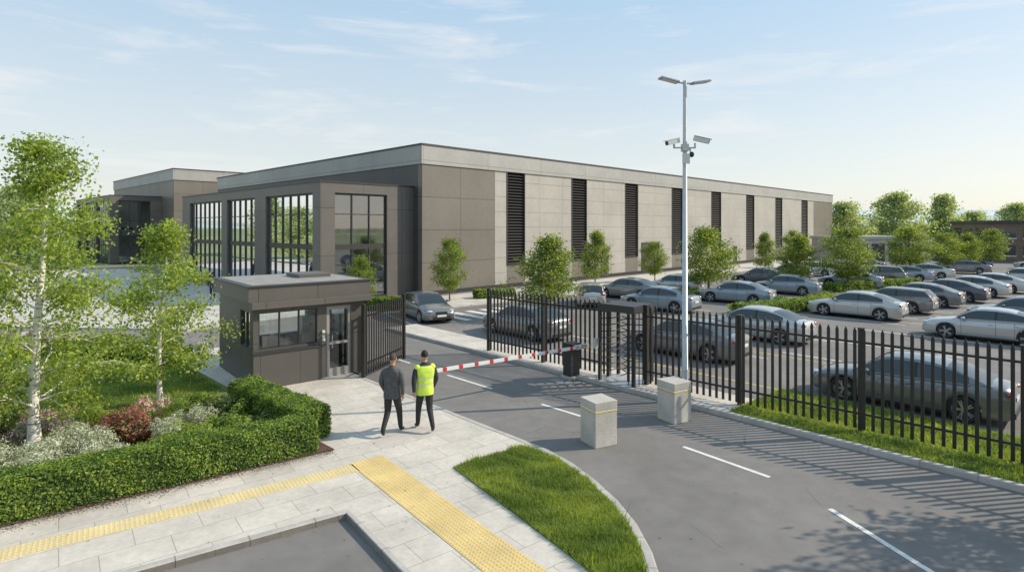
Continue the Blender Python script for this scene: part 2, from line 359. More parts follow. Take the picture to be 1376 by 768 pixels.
def hedge(name,p0,p1,w,h,dens=3200,ls=.024,z=.1):
    p0=Vector(p0);p1=Vector(p1); L=(p1-p0).length; d=(p1-p0)/L; rz=math.atan2(d.y,d.x)
    mb=MB()
    mb.bx(.05,L-.05,-w/2+.05,w/2-.05,0,h-.06,M['hcore'])
    def face(n,gen,nr):
        C=gen(n); nn=np.tile(np.array(nr,float),(n,1)); 
        wob=(np.sin(C[:,0]*5)*np.cos(C[:,2]*6+C[:,1]*5)*.022+np.sin(C[:,0]*1.9+1)*.018+rng.normal(size=n)*.024)
        return C+nn*wob[:,None],nn
    S=[]
    for s in (-1,1):
        n=int(L*h*dens); S.append(face(n,lambda n:np.stack([rng.uniform(0,L,n),np.full(n,s*(w/2-.02)),rng.uniform(.02,h,n)],1),(0,s,.15)))
        n=int(w*h*dens); S.append(face(n,lambda n:np.stack([np.full(n,L-.02 if s>0 else .02),rng.uniform(-w/2,w/2,n),rng.uniform(.02,h,n)],1),(s,0,.15)))
    n=int(L*w*dens*1.2); S.append(face(n,lambda n:np.stack([rng.uniform(0,L,n),rng.uniform(-w/2,w/2,n),np.full(n,h-.02)],1),(0,0,1)))
    C=np.concatenate([a for a,_ in S]); Nn=np.concatenate([b for _,b in S])
    ey=np.clip((np.abs(C[:,1])-(w/2-.09))/.09,0,1); C[:,2]-=np.where(C[:,2]>h-.12,ey*.05,0)
    # a few taller shoots
    sh=(C[:,2]>h-.05)&(rng.random(len(C))<.06); C[:,2]+=np.where(sh,rng.uniform(.02,.08,len(C)),0)
    patch=np.sin(C[:,0]*7+C[:,2]*9)*np.cos(C[:,1]*8+C[:,2]*5+C[:,0]*2)+rng.normal(size=len(C))*.8
    mi=np.where(patch>.5,0,np.where(patch>-.5,1,2))
    leaves(mb,C,ls,LV['h'],nrm=Nn*1.2,spread=.8,midx=mi)
    return mb.build(name,(p0.x,p0.y,z),rz)

def rd(s,c): return (.6745*s+.738*c,-.738*s+.6745*c)

# ------------------------------------------------------------ GROUND
poly('terrain',[(-3000,-400),(3000,-400),(3000,4000),(-3000,4000)],-.05,M['field'])
poly('asphalt_road',[(-60,-20),(95,-20),(95,92),(50,100),(-60,70)],0,M['asphalt'])
right_edge=[rd(-24,8.85),rd(-15,8.85),rd(-11,8.85),(.30,12.8),(.75,12.3),(1.2,11.6),(1.55,10.8),(1.82,10.0),(1.98,9.2),(2.03,8.4),(1.98,7.6),(1.8,6.4),(1.4,5)]
low_edge=[(.6,5.15),(-2.73,9.55),(-10,4.66)]
pav=right_edge+low_edge+[(-22,4.66),(-24,24),rd(-34,3.0),rd(-26,3.0),rd(-25,5)]
poly('pavement',pav,.10,M['pave'],.12)
kerb('kerb',right_edge[::-1],.13,0,.108,M['kerb'])
kerb('kerb',[(-10,4.66),(-2.73,9.55),(.6,5.15)],.13,0,.108,M['kerb'])
kerb('kerb',[rd(-24,13.9),rd(-10,13.9),rd(14,13.9)],.14,0,.12,M['kerb'])
verge=[rd(-7.2,14.04),rd(14,14.04),rd(14,17.2),rd(-7.2,17.2)]
poly('grass_verge',verge,.09,M['grassbase'],.1)
poly('pavement',[rd(-24,14.04),rd(-7.2,14.04),rd(-7.2,15.6),rd(-24,15.6)],.10,M['pave'],.12)
grass('verge_grass',[rd(-7.2,14.06),rd(6,14.06),rd(6,17.2),rd(-7.2,17.2)],1700,.09,.075,.008)
isl=[(-1.15,11.35),(-.55,11.85),(.25,12.45),(.62,12.15),(1.05,11.5),(1.4,10.75),(1.68,9.95),(1.83,9.15),(1.88,8.4),(1.82,7.6),(1.66,6.8),(.95,8.1),(.15,9.35),(-.6,10.5)]
poly('grass_island',isl,.115,M['grassbase'],.02)
grass('island_grass',isl,7500,.115,.06,.0065)
lawn=[(-7.6,15.6),(-8.3,17.0),(-10.6,19.3),(-12.0,21.0),(-24,22),(-24,9),(-12,12.5)]
poly('lawn',lawn,.105,M['grassbase'],.02)
grass('lawn_grass',[(-8,15.6),(-8.5,17.0),(-10.8,19.3),(-12,20.5),(-20,21),(-20,12.5),(-12,12.5)],700,.105,.07,.012)
bed=[(-3.75,12.25),(-7.0,15.4),(-9.5,15.6),(-12.5,14.5),(-20,12),(-20,2),(-11.9,6.2)]
poly('planting_bed',bed,.125,M['mulch'],.03)
def tactile(name,p0,p1,w,z=.104,m=None,sp=.067):
    p0=Vector(p0);p1=Vector(p1);L=(p1-p0).length; rz=math.atan2(p1.y-p0.y,p1.x-p0.x); mb=MB()
    mb.bx(0,L,-w/2,w/2,-.004,.004,m)
    nx=int(L/sp); ny=int(w/sp)
    V=[];F=[];b=0
    for i in range(nx):
        for j in range(ny):
            cx=(i+.5)*sp; cy=-w/2+(j+.5)*w/ny
            for q in range(6): a=q*math.pi/3; V.append((cx+.02*math.cos(a),cy+.02*math.sin(a),.004))
            for q in range(6): a=q*math.pi/3; V.append((cx+.012*math.cos(a),cy+.012*math.sin(a),.011))
            for q in range(6): F.append((b+q,b+(q+1)%6,b+6+(q+1)%6,b+6+q))
            F.append((b+6,b+7,b+8,b+9)); F.append((b+9,b+10,b+11,b+6)); b+=12
    mb.raw(V,F,m)
    for i in range(int(L/.4)+1): mb.bx(i*.4-.003,i*.4+.003,-w/2,w/2,.0,.0048,M['kerb'])
    return mb.build(name,(p0.x,p0.y,z),rz)
tactile('tactile_paving',(-11.0,5.72),(-3.05,11.35),.40,m=M['tact_p'])
tactile('tactile_paving',(-2.95,11.75),(1.6,5.95),.70,m=M['tact'])
mk=MB()
def dash(p,q,w=.1,m=None,z=.005):
    p=Vector(p);q=Vector(q); d=(q-p).normalized(); n=Vector((-d.y,d.x))*w/2
    mk.raw([(p.x-n.x,p.y-n.y,z),(q.x-n.x,q.y-n.y,z),(q.x+n.x,q.y+n.y,z),(p.x+n.x,p.y+n.y,z)],[(0,1,2,3)],m or M['white'])
for a,b in (((-4.9,21.9),(-3.6,20.5)),((-2.1,18.85),(-.6,17.25)),((.8,15.75),(1.75,14.75)),((3.75,12.7),(4.95,11.15)),((5.42,9.9),(5.95,7.6)),((6.1,6.4),(6.1,4.5)),((-8.3,25.8),(-6.9,24.2))): dash(a,b)
for i in range(7):
    c=14.6+i*1.0; dash(rd(-26.3,c+3),rd(-23.6,c+3),.45)
dash(rd(-16,17.4),rd(-2,17.4),.09,M['yellow']); dash(rd(-17,22.0),rd(-4,22.0),.09,M['yellow']); dash(rd(-24,19.8),rd(-18,19.8),.09,M['yellow'])
mk.build('road_markings')
mb=MB(); mb.bx(-.45,.45,-.22,.22,.0,.006,M['louvre'])
for j in range(9): mb.bx(-.43+j*.1,-.38+j*.1,-.2,.2,.006,.012,M['galv'])
x,y=rd(-12.2,13.3); mb.build('drain_grate',(x,y,0),math.atan2(-.738,.6745))
poly('plaza',[rd(-30,7),rd(-31.5,15.5),(-12.5,35.2),(-34,56),(-44,66),(-62,58),(-42,36),(-28,28)],.08,M['plaza'],.1)
poly('pavement',[(-6,32.6),(-5.2,39.6),(58,103),(62,99),(20,58),(2,39)],.08,M['plaza'],.1)

# ------------------------------------------------------------ MAIN BUILDING
MA=R(45.3); OX,OY=-6.25,40.3
wh=empty('warehouse_building',(OX,OY,0),MA)
mb=MB(); D=40
lou=[(8.3,10.4),(16.5,18.7),(25.0,27.3),(34.2,36.6),(43.8,46.4),(54.1,56.7),(64.5,67.1),(75.6,78.4)]
segs=[]; x=0
for a,b in lou: segs.append((x,a)); x=b
segs.append((x,91.5))
for i,(a,b) in enumerate(segs):
    if i==0:
        mb.bx(0,7.0,0,.45,0,9.2,M['brown']); mb.bx(7.0,b,.02,.45,0,9.2,M['light_panel'])
    elif i==len(segs)-1:
        mb.bx(a,81.5,0.02,.45,0,9.2,M['light_panel']); mb.bx(81.5,91.5,0,.45,0,9.2,M['brown'])
    else: mb.bx(a,b,0.02,.45,0,9.2,M['light_panel'])
for a,b in lou: mb.bx(a,b,.02,.45,0,1.75,M['brown'])
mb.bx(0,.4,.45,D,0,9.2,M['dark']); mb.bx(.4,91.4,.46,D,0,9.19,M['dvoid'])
mb.build('walls',parent=wh)
mb=MB()
for a,b in lou:
    z=1.85
    mb.bx(a,a+.07,-.03,.4,1.75,9.15,M['louvre']); mb.bx(b-.07,b,-.03,.4,1.75,9.15,M['louvre']); mb.bx(a+.07,b-.07,-.03,.4,1.75,1.82,M['louvre'])
    while z<9.1:
        mb.box(((a+b)/2,.12,z+.06),(b-a-.14,.2,.03),M['louvre'],mtx=Matrix.Rotation(R(35),4,'X')); z+=.235
mb.build('louvres',parent=wh)
mb=MB()
mb.bx(-.08,91.6,-.08,D,9.2,10.5,M['band']); mb.bx(-.13,91.65,-.13,D+.05,10.5,10.62,M['frame'])
mb.build('parapet',parent=wh)
mb=MB(); mb.bx(8,17,6,14,10.62,11.5,M['roofmem']); mb.bx(7.9,17.1,5.9,14.1,11.5,11.62,M['frame']); mb.bx(38,44,5,9,10.62,11.3,M['roofmem'])
for i in range(5): mb.bx(50+i*7,52+i*7,8,10,10.62,11.2,M['roofmem'])
mb.build('rooftop_plant',parent=wh)
mb=MB()
for x in (21,50,70): mb.bx(x,x+1.1,-.03,.018,.1,2.3,M['louvre']); 
mb.bx(28,31.5,-.04,.0175,.1,3.2,M['louvre'])
mb.bx(0,91.5,-.02,-.001,0,.3,M['frame'])
mb.build('doors_and_plinth',parent=wh)
def wing(parent,x0,y0,y1,depth,h,bays,fb,name):
    e=MB(); F=M['fascia']; X=x0
    zt=h-.62
    e.bx(X,X+depth-.003,y0,y1,zt,h,F); e.bx(X-.04,X+depth,y0-.04,y1+.04,h,h+.1,M['frame'])
    edges=[y0]+[v for b in bays for v in b]+[y1]
    for i in range(0,len(edges),2):
        a,b=edges[i],edges[i+1]
        e.bx(X,X+(1.0 if i==0 else .5),a,b,0,zt-.003,F)
    e.bx(X+fb[1],X+depth-.004,y0,y0+.3,0,zt-.003,M['brown'] if name=='n' else F)
    e.bx(X+1.0,X+fb[1],y0+.02,y0+.3,0,.25,M['frame'])
    e.build('wing_frame',parent=parent)
    g=MB(); f=MB()
    def pane(axis,a,b,c):
        def B(u0,u1,z0,z1,t,off,m,mm):
            if axis=='y': mm.bx(c+off,c+off+t,u0,u1,z0,z1,m)
            else: mm.bx(u0,u1,c+off,c+off+t,z0,z1,m)
        if axis=='y': g.raw([(c+.1,a,.1),(c+.1,b,.1),(c+.1,b,zt),(c+.1,a,zt)],[(0,1,2,3)],M['glass'])
        else: g.raw([(a,c+.1,.1),(b,c+.1,.1),(b,c+.1,zt),(a,c+.1,zt)],[(0,1,2,3)],M['glass'])
        n=max(2,round((b-a)/1.15)); 
        for i in range(n+1):
            u=a+(b-a)*i/n; B(max(a,u-.035),min(b,u+.035),0.1,zt,.14,.02,M['frame'],f)
        for z,t in ((.1,.12),(2.35,.07),(3.35,.34),(5.6,.06),(zt-.12,.12)): B(a,b,z,z+t,.12,.03,M['frame'],f)
    for a,b in bays: pane('y',a,b,X+.12)
    pane('x',X+1.0,X+fb[1],y0+.12)
    g.build('glazing',parent=parent); f.build('mullions',parent=parent)
    q=MB(); q.bx(X+.6,X+depth-.5,y0+.5,y1-.5,3.4,3.65,M['inwall']); q.bx(X+.6,X+depth-.5,y0+.5,y1-.5,.09,.12,M['infloor'])
    q.bx(X+depth-.6,X+depth-.45,y0+.5,y1-.5,.12,zt,M['inwall']); q.bx(X+1.0,X+depth-.6,y0+5,y0+5.1,.12,zt,M['inwall'])
    y=y0+3
    while y<y1-1: q.tube([(X+1.6,y,.1),(X+1.6,y,zt)],[.2,.2],M['bwhite'],10); y+=5
    rr=random.Random(3)
    for a,b in bays:
        u=a+.3
        while u<b-.3:
            if rr.random()<.85: q.bx(X+.5,X+.53,u,u+rr.uniform(.2,.45),3.75,zt-.1,M['curtain'])
            if rr.random()<.3: q.bx(X+.5,X+.53,u,u+rr.uniform(.15,.3),.3,3.2,M['curtain'])
            u+=.5
    for k in range(4):
        q.bx(X+1.4+k*.9,X+2.1+k*.9,y0+.8,y0+1.4,4.33,4.38,M['bwhite']); q.bx(X+1.45+k*.9,X+1.5+k*.9,y0+.85,y0+1.35,3.65,4.33,M['infloor']); q.bx(X+1.5+k*.9,X+1.95+k*.9,y0+1.1,y0+1.14,4.42,4.75,M['black'])
        q.bx(X+1.4+k*.9,X+2.0+k*.9,y0+1.0,y0+1.5,.12,.9,M['bwhite'])
    for k in range(6): q.bx(X+1.2+k*.9,X+1.8+k*.9,y0+1,y0+4,zt-.05,zt-.02,M['bwhite'])
    q.build('interior',parent=parent)
wing(wh,-7.03,.99,28.4,7.03,7.6,[(2.0,9.2),(11.2,16.8),(18.1,26.2)],(1,4.85),'m')
sb=empty('office_building',(-44.3,76,0),R(46))
mb=MB(); mb.bx(0,10.5,0,32,0,11,M['brown']); mb.build('walls',parent=sb)
mb=MB(); mb.bx(-.1,10.6,-.1,32.1,11,12.4,M['band']); mb.bx(-.15,10.65,-.15,32.15,12.4,12.52,M['frame']); mb.build('parapet',parent=sb)
wing(sb,-6.0,5.0,27,5.99,8.9,[(6,13),(14,20),(21,26)],(1,4.6),'n')
b3=empty('brick_office_building',(65.5,80,0),R(-18))
mb=MB(); mb.bx(0,26,0,12,0,5.3,panel_mat('brown_brick',(.17,.115,.085),.5,.15,var=.15,mortar=.01,offset=.5)); mb.bx(-.2,26.2,-.2,12.2,5.3,5.7,M['frame']); mb.build('walls',parent=b3)
mb=MB()
for k in range(8):
    for z in (.9,3.3): mb.bx(1+k*3.1,3.2+k*3.1,-.03,-.003,z,z+1.4,M['cglass']); mb.bx(.9+k*3.1,3.3+k*3.1,-.06,-.031,z-.1,z,M['bwhite'])
for z in (.9,3.3):
    for k in range(3): mb.bx(-.03,-.003,1.2+k*3.6,3.6+k*3.6,z,z+1.4,M['cglass'])
mb.build('windows',parent=b3)
b4=empty('storage_building',(46.5,80,0),R(8))
mb=MB(); mb.bx(0,11,0,8,0,3.1,M['light_panel']); mb.bx(-.2,11.2,-.2,8.2,3.1,3.5,M['band'])
for k in range(4): mb.bx(.8+k*2.6,2.8+k*2.6,-.03,-.004,.1,2.5,M['louvre'])
mb.build('walls',parent=b4)

# ------------------------------------------------------------ GUARDHOUSE
gh=empty('guardhouse',(-7.5,16.8,.1),R(40))
G=M['guard']; W=3.45; Dp=3.75; mb=MB()
mb.bx(0,2.0,0,.14,0,1.12,G); mb.bx(0,.16,0,.14,1.12,2.2,G); mb.bx(1.9,2.2,0,.14,1.12,2.2,G); mb.bx(2.0,2.2,0,.14,0,1.12,G)
mb.bx(3.0,W,0,.14,0,2.2,G); mb.bx(0,W,0,.14,2.2,2.5,G)
mb.bx(-.03,1.95,-.16,-.003,0,1.02,G)
mb.bx(-.06,1.98,-.2,.0,1.02,1.07,M['frame'])
mb.bx(-.003,.14,.143,.3,0,2.5,G); mb.bx(-.003,.14,.3,1.25,0,1.12,G); mb.bx(-.003,.14,.3,1.25,2.2,2.5,G); mb.bx(-.003,.14,1.25,Dp,0,2.5,G)
mb.bx(W-.14,W+.003,.143,1.2,0,2.5,G); mb.bx(W-.14,W+.003,1.2,2.6,0,1.0,G); mb.bx(W-.14,W+.003,1.2,2.6,2.2,2.5,G); mb.bx(W-.14,W+.003,2.6,Dp,0,2.5,G)
mb.bx(.14,.5,Dp-.14,Dp,0,2.5,G); mb.bx(.5,2.9,Dp-.14,Dp,0,.9,G); mb.bx(.5,2.9,Dp-.14,Dp,2.2,2.5,G); mb.bx(2.9,W-.14,Dp-.14,Dp,0,2.5,G)
mb.build('walls',parent=gh)
mb=MB()
mb.bx(-.1,W+.14,-.28,-.0,2.33,2.52,M['gfascia'])
mb.bx(-.16,W+.16,-.12,Dp+.14,2.52,2.95,M['gfascia']); mb.bx(-.2,W+.2,-.16,Dp+.18,2.95,3.0,M['frame'])
mb.bx(-.02,W+.02,.06,Dp-.02,3.0,3.01,M['guardroof'])
mb.bx(1.9,3.0,1.6,2.8,3.01,3.13,M['gfascia'])
mb.build('roof',parent=gh,bevel=.01)
mb=MB(); 
mb.raw([(.16,.07,1.12),(1.9,.07,1.12),(1.9,.07,2.2),(.16,.07,2.2)],[(0,1,2,3)],M['glassg'])
mb.raw([(.07,.3,1.12),(.07,1.25,1.12),(.07,1.25,2.2),(.07,.3,2.2)],[(0,1,2,3)],M['glassg'])
mb.raw([(2.3,.07,.25),(2.92,.07,.25),(2.92,.07,2.1),(2.3,.07,2.1)],[(0,1,2,3)],M['glassg'])
mb.raw([(W-.07,1.2,1.0),(W-.07,2.6,1.0),(W-.07,2.6,2.2),(W-.07,1.2,2.2)],[(0,1,2,3)],M['glassg'])
mb.raw([(.5,Dp-.07,.9),(2.9,Dp-.07,.9),(2.9,Dp-.07,2.2),(.5,Dp-.07,2.2)],[(0,1,2,3)],M['glassg'])
mb.build('glazing',parent=gh)
mb=MB(); f=M['frame']
for x in (.16,.75,1.33,1.87): mb.bx(x,x+.035,.03,.11,1.12,2.2,f)
for z in (1.12,2.165): mb.bx(.16,1.9,.028,.112,z,z+.035,f)
for y in (.3,.76,1.22): mb.bx(.03,.11,y,y+.03,1.12,2.2,f)
for z in (1.12,2.165): mb.bx(.028,.112,.3,1.25,z,z+.035,f)
dg=mat('door_frame',(.36,.345,.32),.4,.3)
mb.bx(2.2,2.3,.02,.12,0,2.2,dg); mb.bx(2.92,3.0,.02,.12,0,2.2,dg); mb.bx(2.3,2.92,.02,.12,2.1,2.2,dg); mb.bx(2.3,2.92,.02,.12,0,.25,dg); mb.bx(2.3,2.92,.03,.11,1.0,1.08,dg)
mb.tube([(2.37,-.03,.9),(2.37,-.03,1.3)],[.015,.015],M['galv'],6)
mb.build('window_frames',parent=gh)
mb=MB(); mb.bx(.14,W-.14,.14,Dp-.14,0,.02,M['infloor']); mb.bx(.2,1.8,.3,.9,.95,1.0,M['inwall']); mb.bx(.3,.34,.6,.64,0,.95,f)
mb.bx(.141,.49,Dp-.2,Dp-.145,.02,2.45,M['inwall']); mb.bx(2.91,W-.145,Dp-.2,Dp-.145,.02,2.45,M['inwall']); mb.bx(.495,2.905,Dp-.2,Dp-.145,.02,.89,M['inwall'])
mb.bx(.141,W-.141,.2,Dp-.21,2.44,2.46,M['bwhite'])
mb.bx(.6,1.1,.55,.6,1.05,1.38,M['black']); mb.bx(1.25,1.6,.55,.6,1.05,1.33,M['black']); mb.bx(2.5,3.1,2.9,3.4,.02,1.5,M['galv'])
mb.bx(.8,1.2,1.2,1.3,.5,1.3,M['black']); mb.bx(.85,1.15,1.0,1.3,.45,.5,M['black'])
mb.build('interior',parent=gh)
mb=MB(); mb.tube([(2.08,-.07,1.45),(2.08,-.001,1.45)],[.05,.05],M['camwhite'],8); mb.bx(2.05,2.14,-.03,-.002,1.15,1.32,M['camwhite']); mb.build('intercom',parent=gh)

# ------------------------------------------------------------ FENCES
def palisade(mb,L,x0=0,h=2.4,sp=.185,post=2.75,skip=(),posts=True):
    x=x0
    f=M['fence']
    def ok(x): return not any(a<x<b for a,b in skip)
    while x<L:
        if ok(x):
            w=.034;t=.012;V=[]
            for yy in (-t,t):
                V+=[(x-w,yy,.07),(x+w,yy,.07),(x+w,yy,h-.09),(x,yy,h),(x-w,yy,h-.09)]
            mb.raw(V,[(0,1,2,3,4),(9,8,7,6,5)],f); mb.raw(V,[(0,5,6,1),(1,6,7,2),(2,7,8,3),(3,8,9,4),(4,9,5,0)],f)
        x+=sp
    parts=[]; cur=x0
    for a,bb in list(skip)+[(L,L)]:
        parts.append((cur,a)); cur=bb
    for a,bb in parts:
        for z in (.38,h-.38): mb.bx(a,bb,.013,.055,z,z+.05,f)
        if posts:
            n=max(1,round((bb-a)/post))
            for i in range(n+1):
                u=a+(bb-a)*i/n; mb.bx(u-.055,u+.055,.014,.13,0,h-.05,f); mb.bx(u-.065,u+.065,.005,.14,h-.05,h-.02,f)
fx0,fy0=-.93,22.1; fdir=math.atan2(-10.75,11.0)
mb=MB(); palisade(mb,21.0,skip=[(5.5,6.85)]); mb.build('palisade_fence',(fx0,fy0,.1),fdir)
tx=fx0+math.cos(fdir)*6.17; ty=fy0+math.sin(fdir)*6.17
mb=MB(); f=M['fence']
for sx in (-.6,.6):
    for sy in (-.5,.5): mb.bx(sx-.045,sx+.045,sy-.045,sy+.045,0,2.15,f)
mb.bx(-.66,.66,-.56,.56,2.15,2.33,M['frame']); mb.bx(-.62,.62,-.52,.52,2.33,2.36,f)
mb.bx(-.64,.64,-.55,.55,0,.02,M['galv'])
mb.tube([(.1,0,.02),(.1,0,2.15)],[.045,.045],f,12)
for k in range(3):
    a=k*2.094+.5
    for i in range(10):
        z=.25+i*.185; mb.tube([(.1,0,z),(.1+math.cos(a)*.44,math.sin(a)*.44,z)],[.017,.017],M['louvre'],6)
for i in range(9):
    z=.3+i*.2; mb.tube([(-.6,-.46,z),(-.38,-.2,z),(-.36,.2,z),(-.6,.46,z)],[.016]*4,f,6)
for i in range(7):
    a=-1.0+i*.333; mb.tube([(.1+.5*math.cos(a),.48*math.sin(a),.02),(.1+.5*math.cos(a),.48*math.sin(a),2.15)],[.015,.015],f,6)
mb.bx(-.7,-.6,-.72,-.55,1.0,1.3,M['galv']); 
mb.build('turnstile_gate',(tx,ty,.1),fdir)
p=Vector((-4.62,18.15)); q=Vector((-3.85,20.75)); L=(q-p).length
mb=MB(); palisade(mb,L,h=2.25,sp=.15,posts=False)
for u in (0,L): mb.bx(u-.05,u+.05,-.03,.08,0,2.3,M['fence'])
for z in (.1,2.1): mb.bx(0,L,.014,.06,z,z+.06,M['fence'])
mb.build('palisade_gate',(p.x,p.y,.1),math.atan2(q.y-p.y,q.x-p.x))

# boom barrier
bp=Vector((1.9,18.45)); be=Vector((-2.15,15.5)); a=math.atan2(be.y-bp.y,be.x-bp.x); L=(be-bp).length
e=empty('boom_barrier',(bp.x,bp.y,.0),a)
mb=MB(); mb.bx(-.2,.2,-.2,.16,.1,1.08,M['frame']); mb.bx(-.22,.22,-.22,.18,1.08,1.13,M['black']); mb.bx(-.25,.25,-.25,.2,.0,.1,M['kerb']); mb.build('cabinet',parent=e,bevel=.015)
mb=MB(); n=10
mb.bx(0,L,.205,.255,.97,1.06,M['bwhite'])
for i in range(n):
    x0=L*(i+.35)/n
    mb.bx(x0,x0+.12,.201,.259,.966,1.064,M['red'])
mb.bx(-.5,0.0,.19,.27,.95,1.09,M['galv']); mb.tube([(0,.15,1.02),(0,.29,1.02)],[.08,.08],M['galv'],12)
mb.build('arm',parent=e)

def bollard(loc,rz):
    mb=MB(); s=.29
    mb.bx(-s,s,-s,s,0,.74,M['concrete']); mb.bx(-s-.006,s+.006,-s-.006,s+.006,.80,.99,M['concrete'])
    mb.bx(-s-.004,s+.004,-s-.004,s+.004,.74,.775,M['yellow']); mb.bx(-s-.004,s+.004,-s-.004,s+.004,.775,.80,M['bwhite'])
    mb.build('concrete_bollard',loc,rz,bevel=.018)
bollard((1.93,12.95,0),R(27)); bollard((4.05,14.5,0),R(30))

px,py=4.78,16.05
e=empty('security_light_pole',(px,py,.09))
mb=MB(); mb.tube([(0,0,0),(0,0,.35),(0,0,.36),(0,0,8.75)],[.12,.12,.085,.05],M['galv'],14); mb.bx(-.2,.2,-.2,.2,0,.03,M['galv']); mb.bx(-.05,.05,-.095,-.08,.5,.8,M['galv']); mb.build('pole',parent=e)
mb=MB()
for s,rz in ((-1,.25),(1,.25)):
    m=Matrix.Rotation(s*R(-10),4,'Y')
    mb.tube([(0,0,8.68),(s*.22,s*.06,8.70)],[.03,.03],M['galv'],8)
    mb.box((s*.47,s*.12,8.74),(.56,.24,.055),M['ledhead'],mtx=Matrix.Rotation(rz,4,'Z')@m)
    mb.box((s*.47,s*.12,8.71),(.46,.18,.02),M['bwhite'],mtx=Matrix.Rotation(rz,4,'Z')@m)
mb.build('lamp_heads',parent=e,bevel=.01)
mb=MB()
mb.tube([(-.32,0,6.9),(.3,0,6.9)],[.022,.022],M['galv'],8); mb.bx(-.09,.09,-.09,.09,6.8,7.0,M['galv']); mb.bx(-.1,.1,-.15,-.09,6.45,6.72,M['camwhite'])
mb.tube([(-.3,0,6.9),(-.3,0,7.0)],[.03,.03],M['galv'],8); mb.tube([(.28,0,6.9),(.28,0,7.03)],[.03,.03],M['galv'],8)
mb.tube([(.12,-.05,6.9),(.14,-.1,6.75)],[.03,.03],M['galv'],8); mb.ell((.15,-.12,6.7),(.07,.07,.08),M['black'])
for (cx,cy,cz),yaw,pit in (((-.36,-.08,7.05),R(205),R(14)),((.42,-.1,7.1),R(-20),R(16))):
    m=Matrix.Rotation(yaw,4,'Z')@Matrix.Rotation(pit,4,'Y')
    mb.box((cx,cy,cz),(.42,.13,.12),M['camwhite'],mtx=m)
    o=m@Vector((.03,0,.075)); mb.box((cx+o.x,cy+o.y,cz+o.z),(.48,.16,.015),M['camwhite'],mtx=m)
    o=m@Vector((.215,0,0)); mb.box((cx+o.x,cy+o.y,cz+o.z),(.02,.1,.09),M['black'],mtx=m)
mb.build('cctv_cameras',parent=e,bevel=.012)

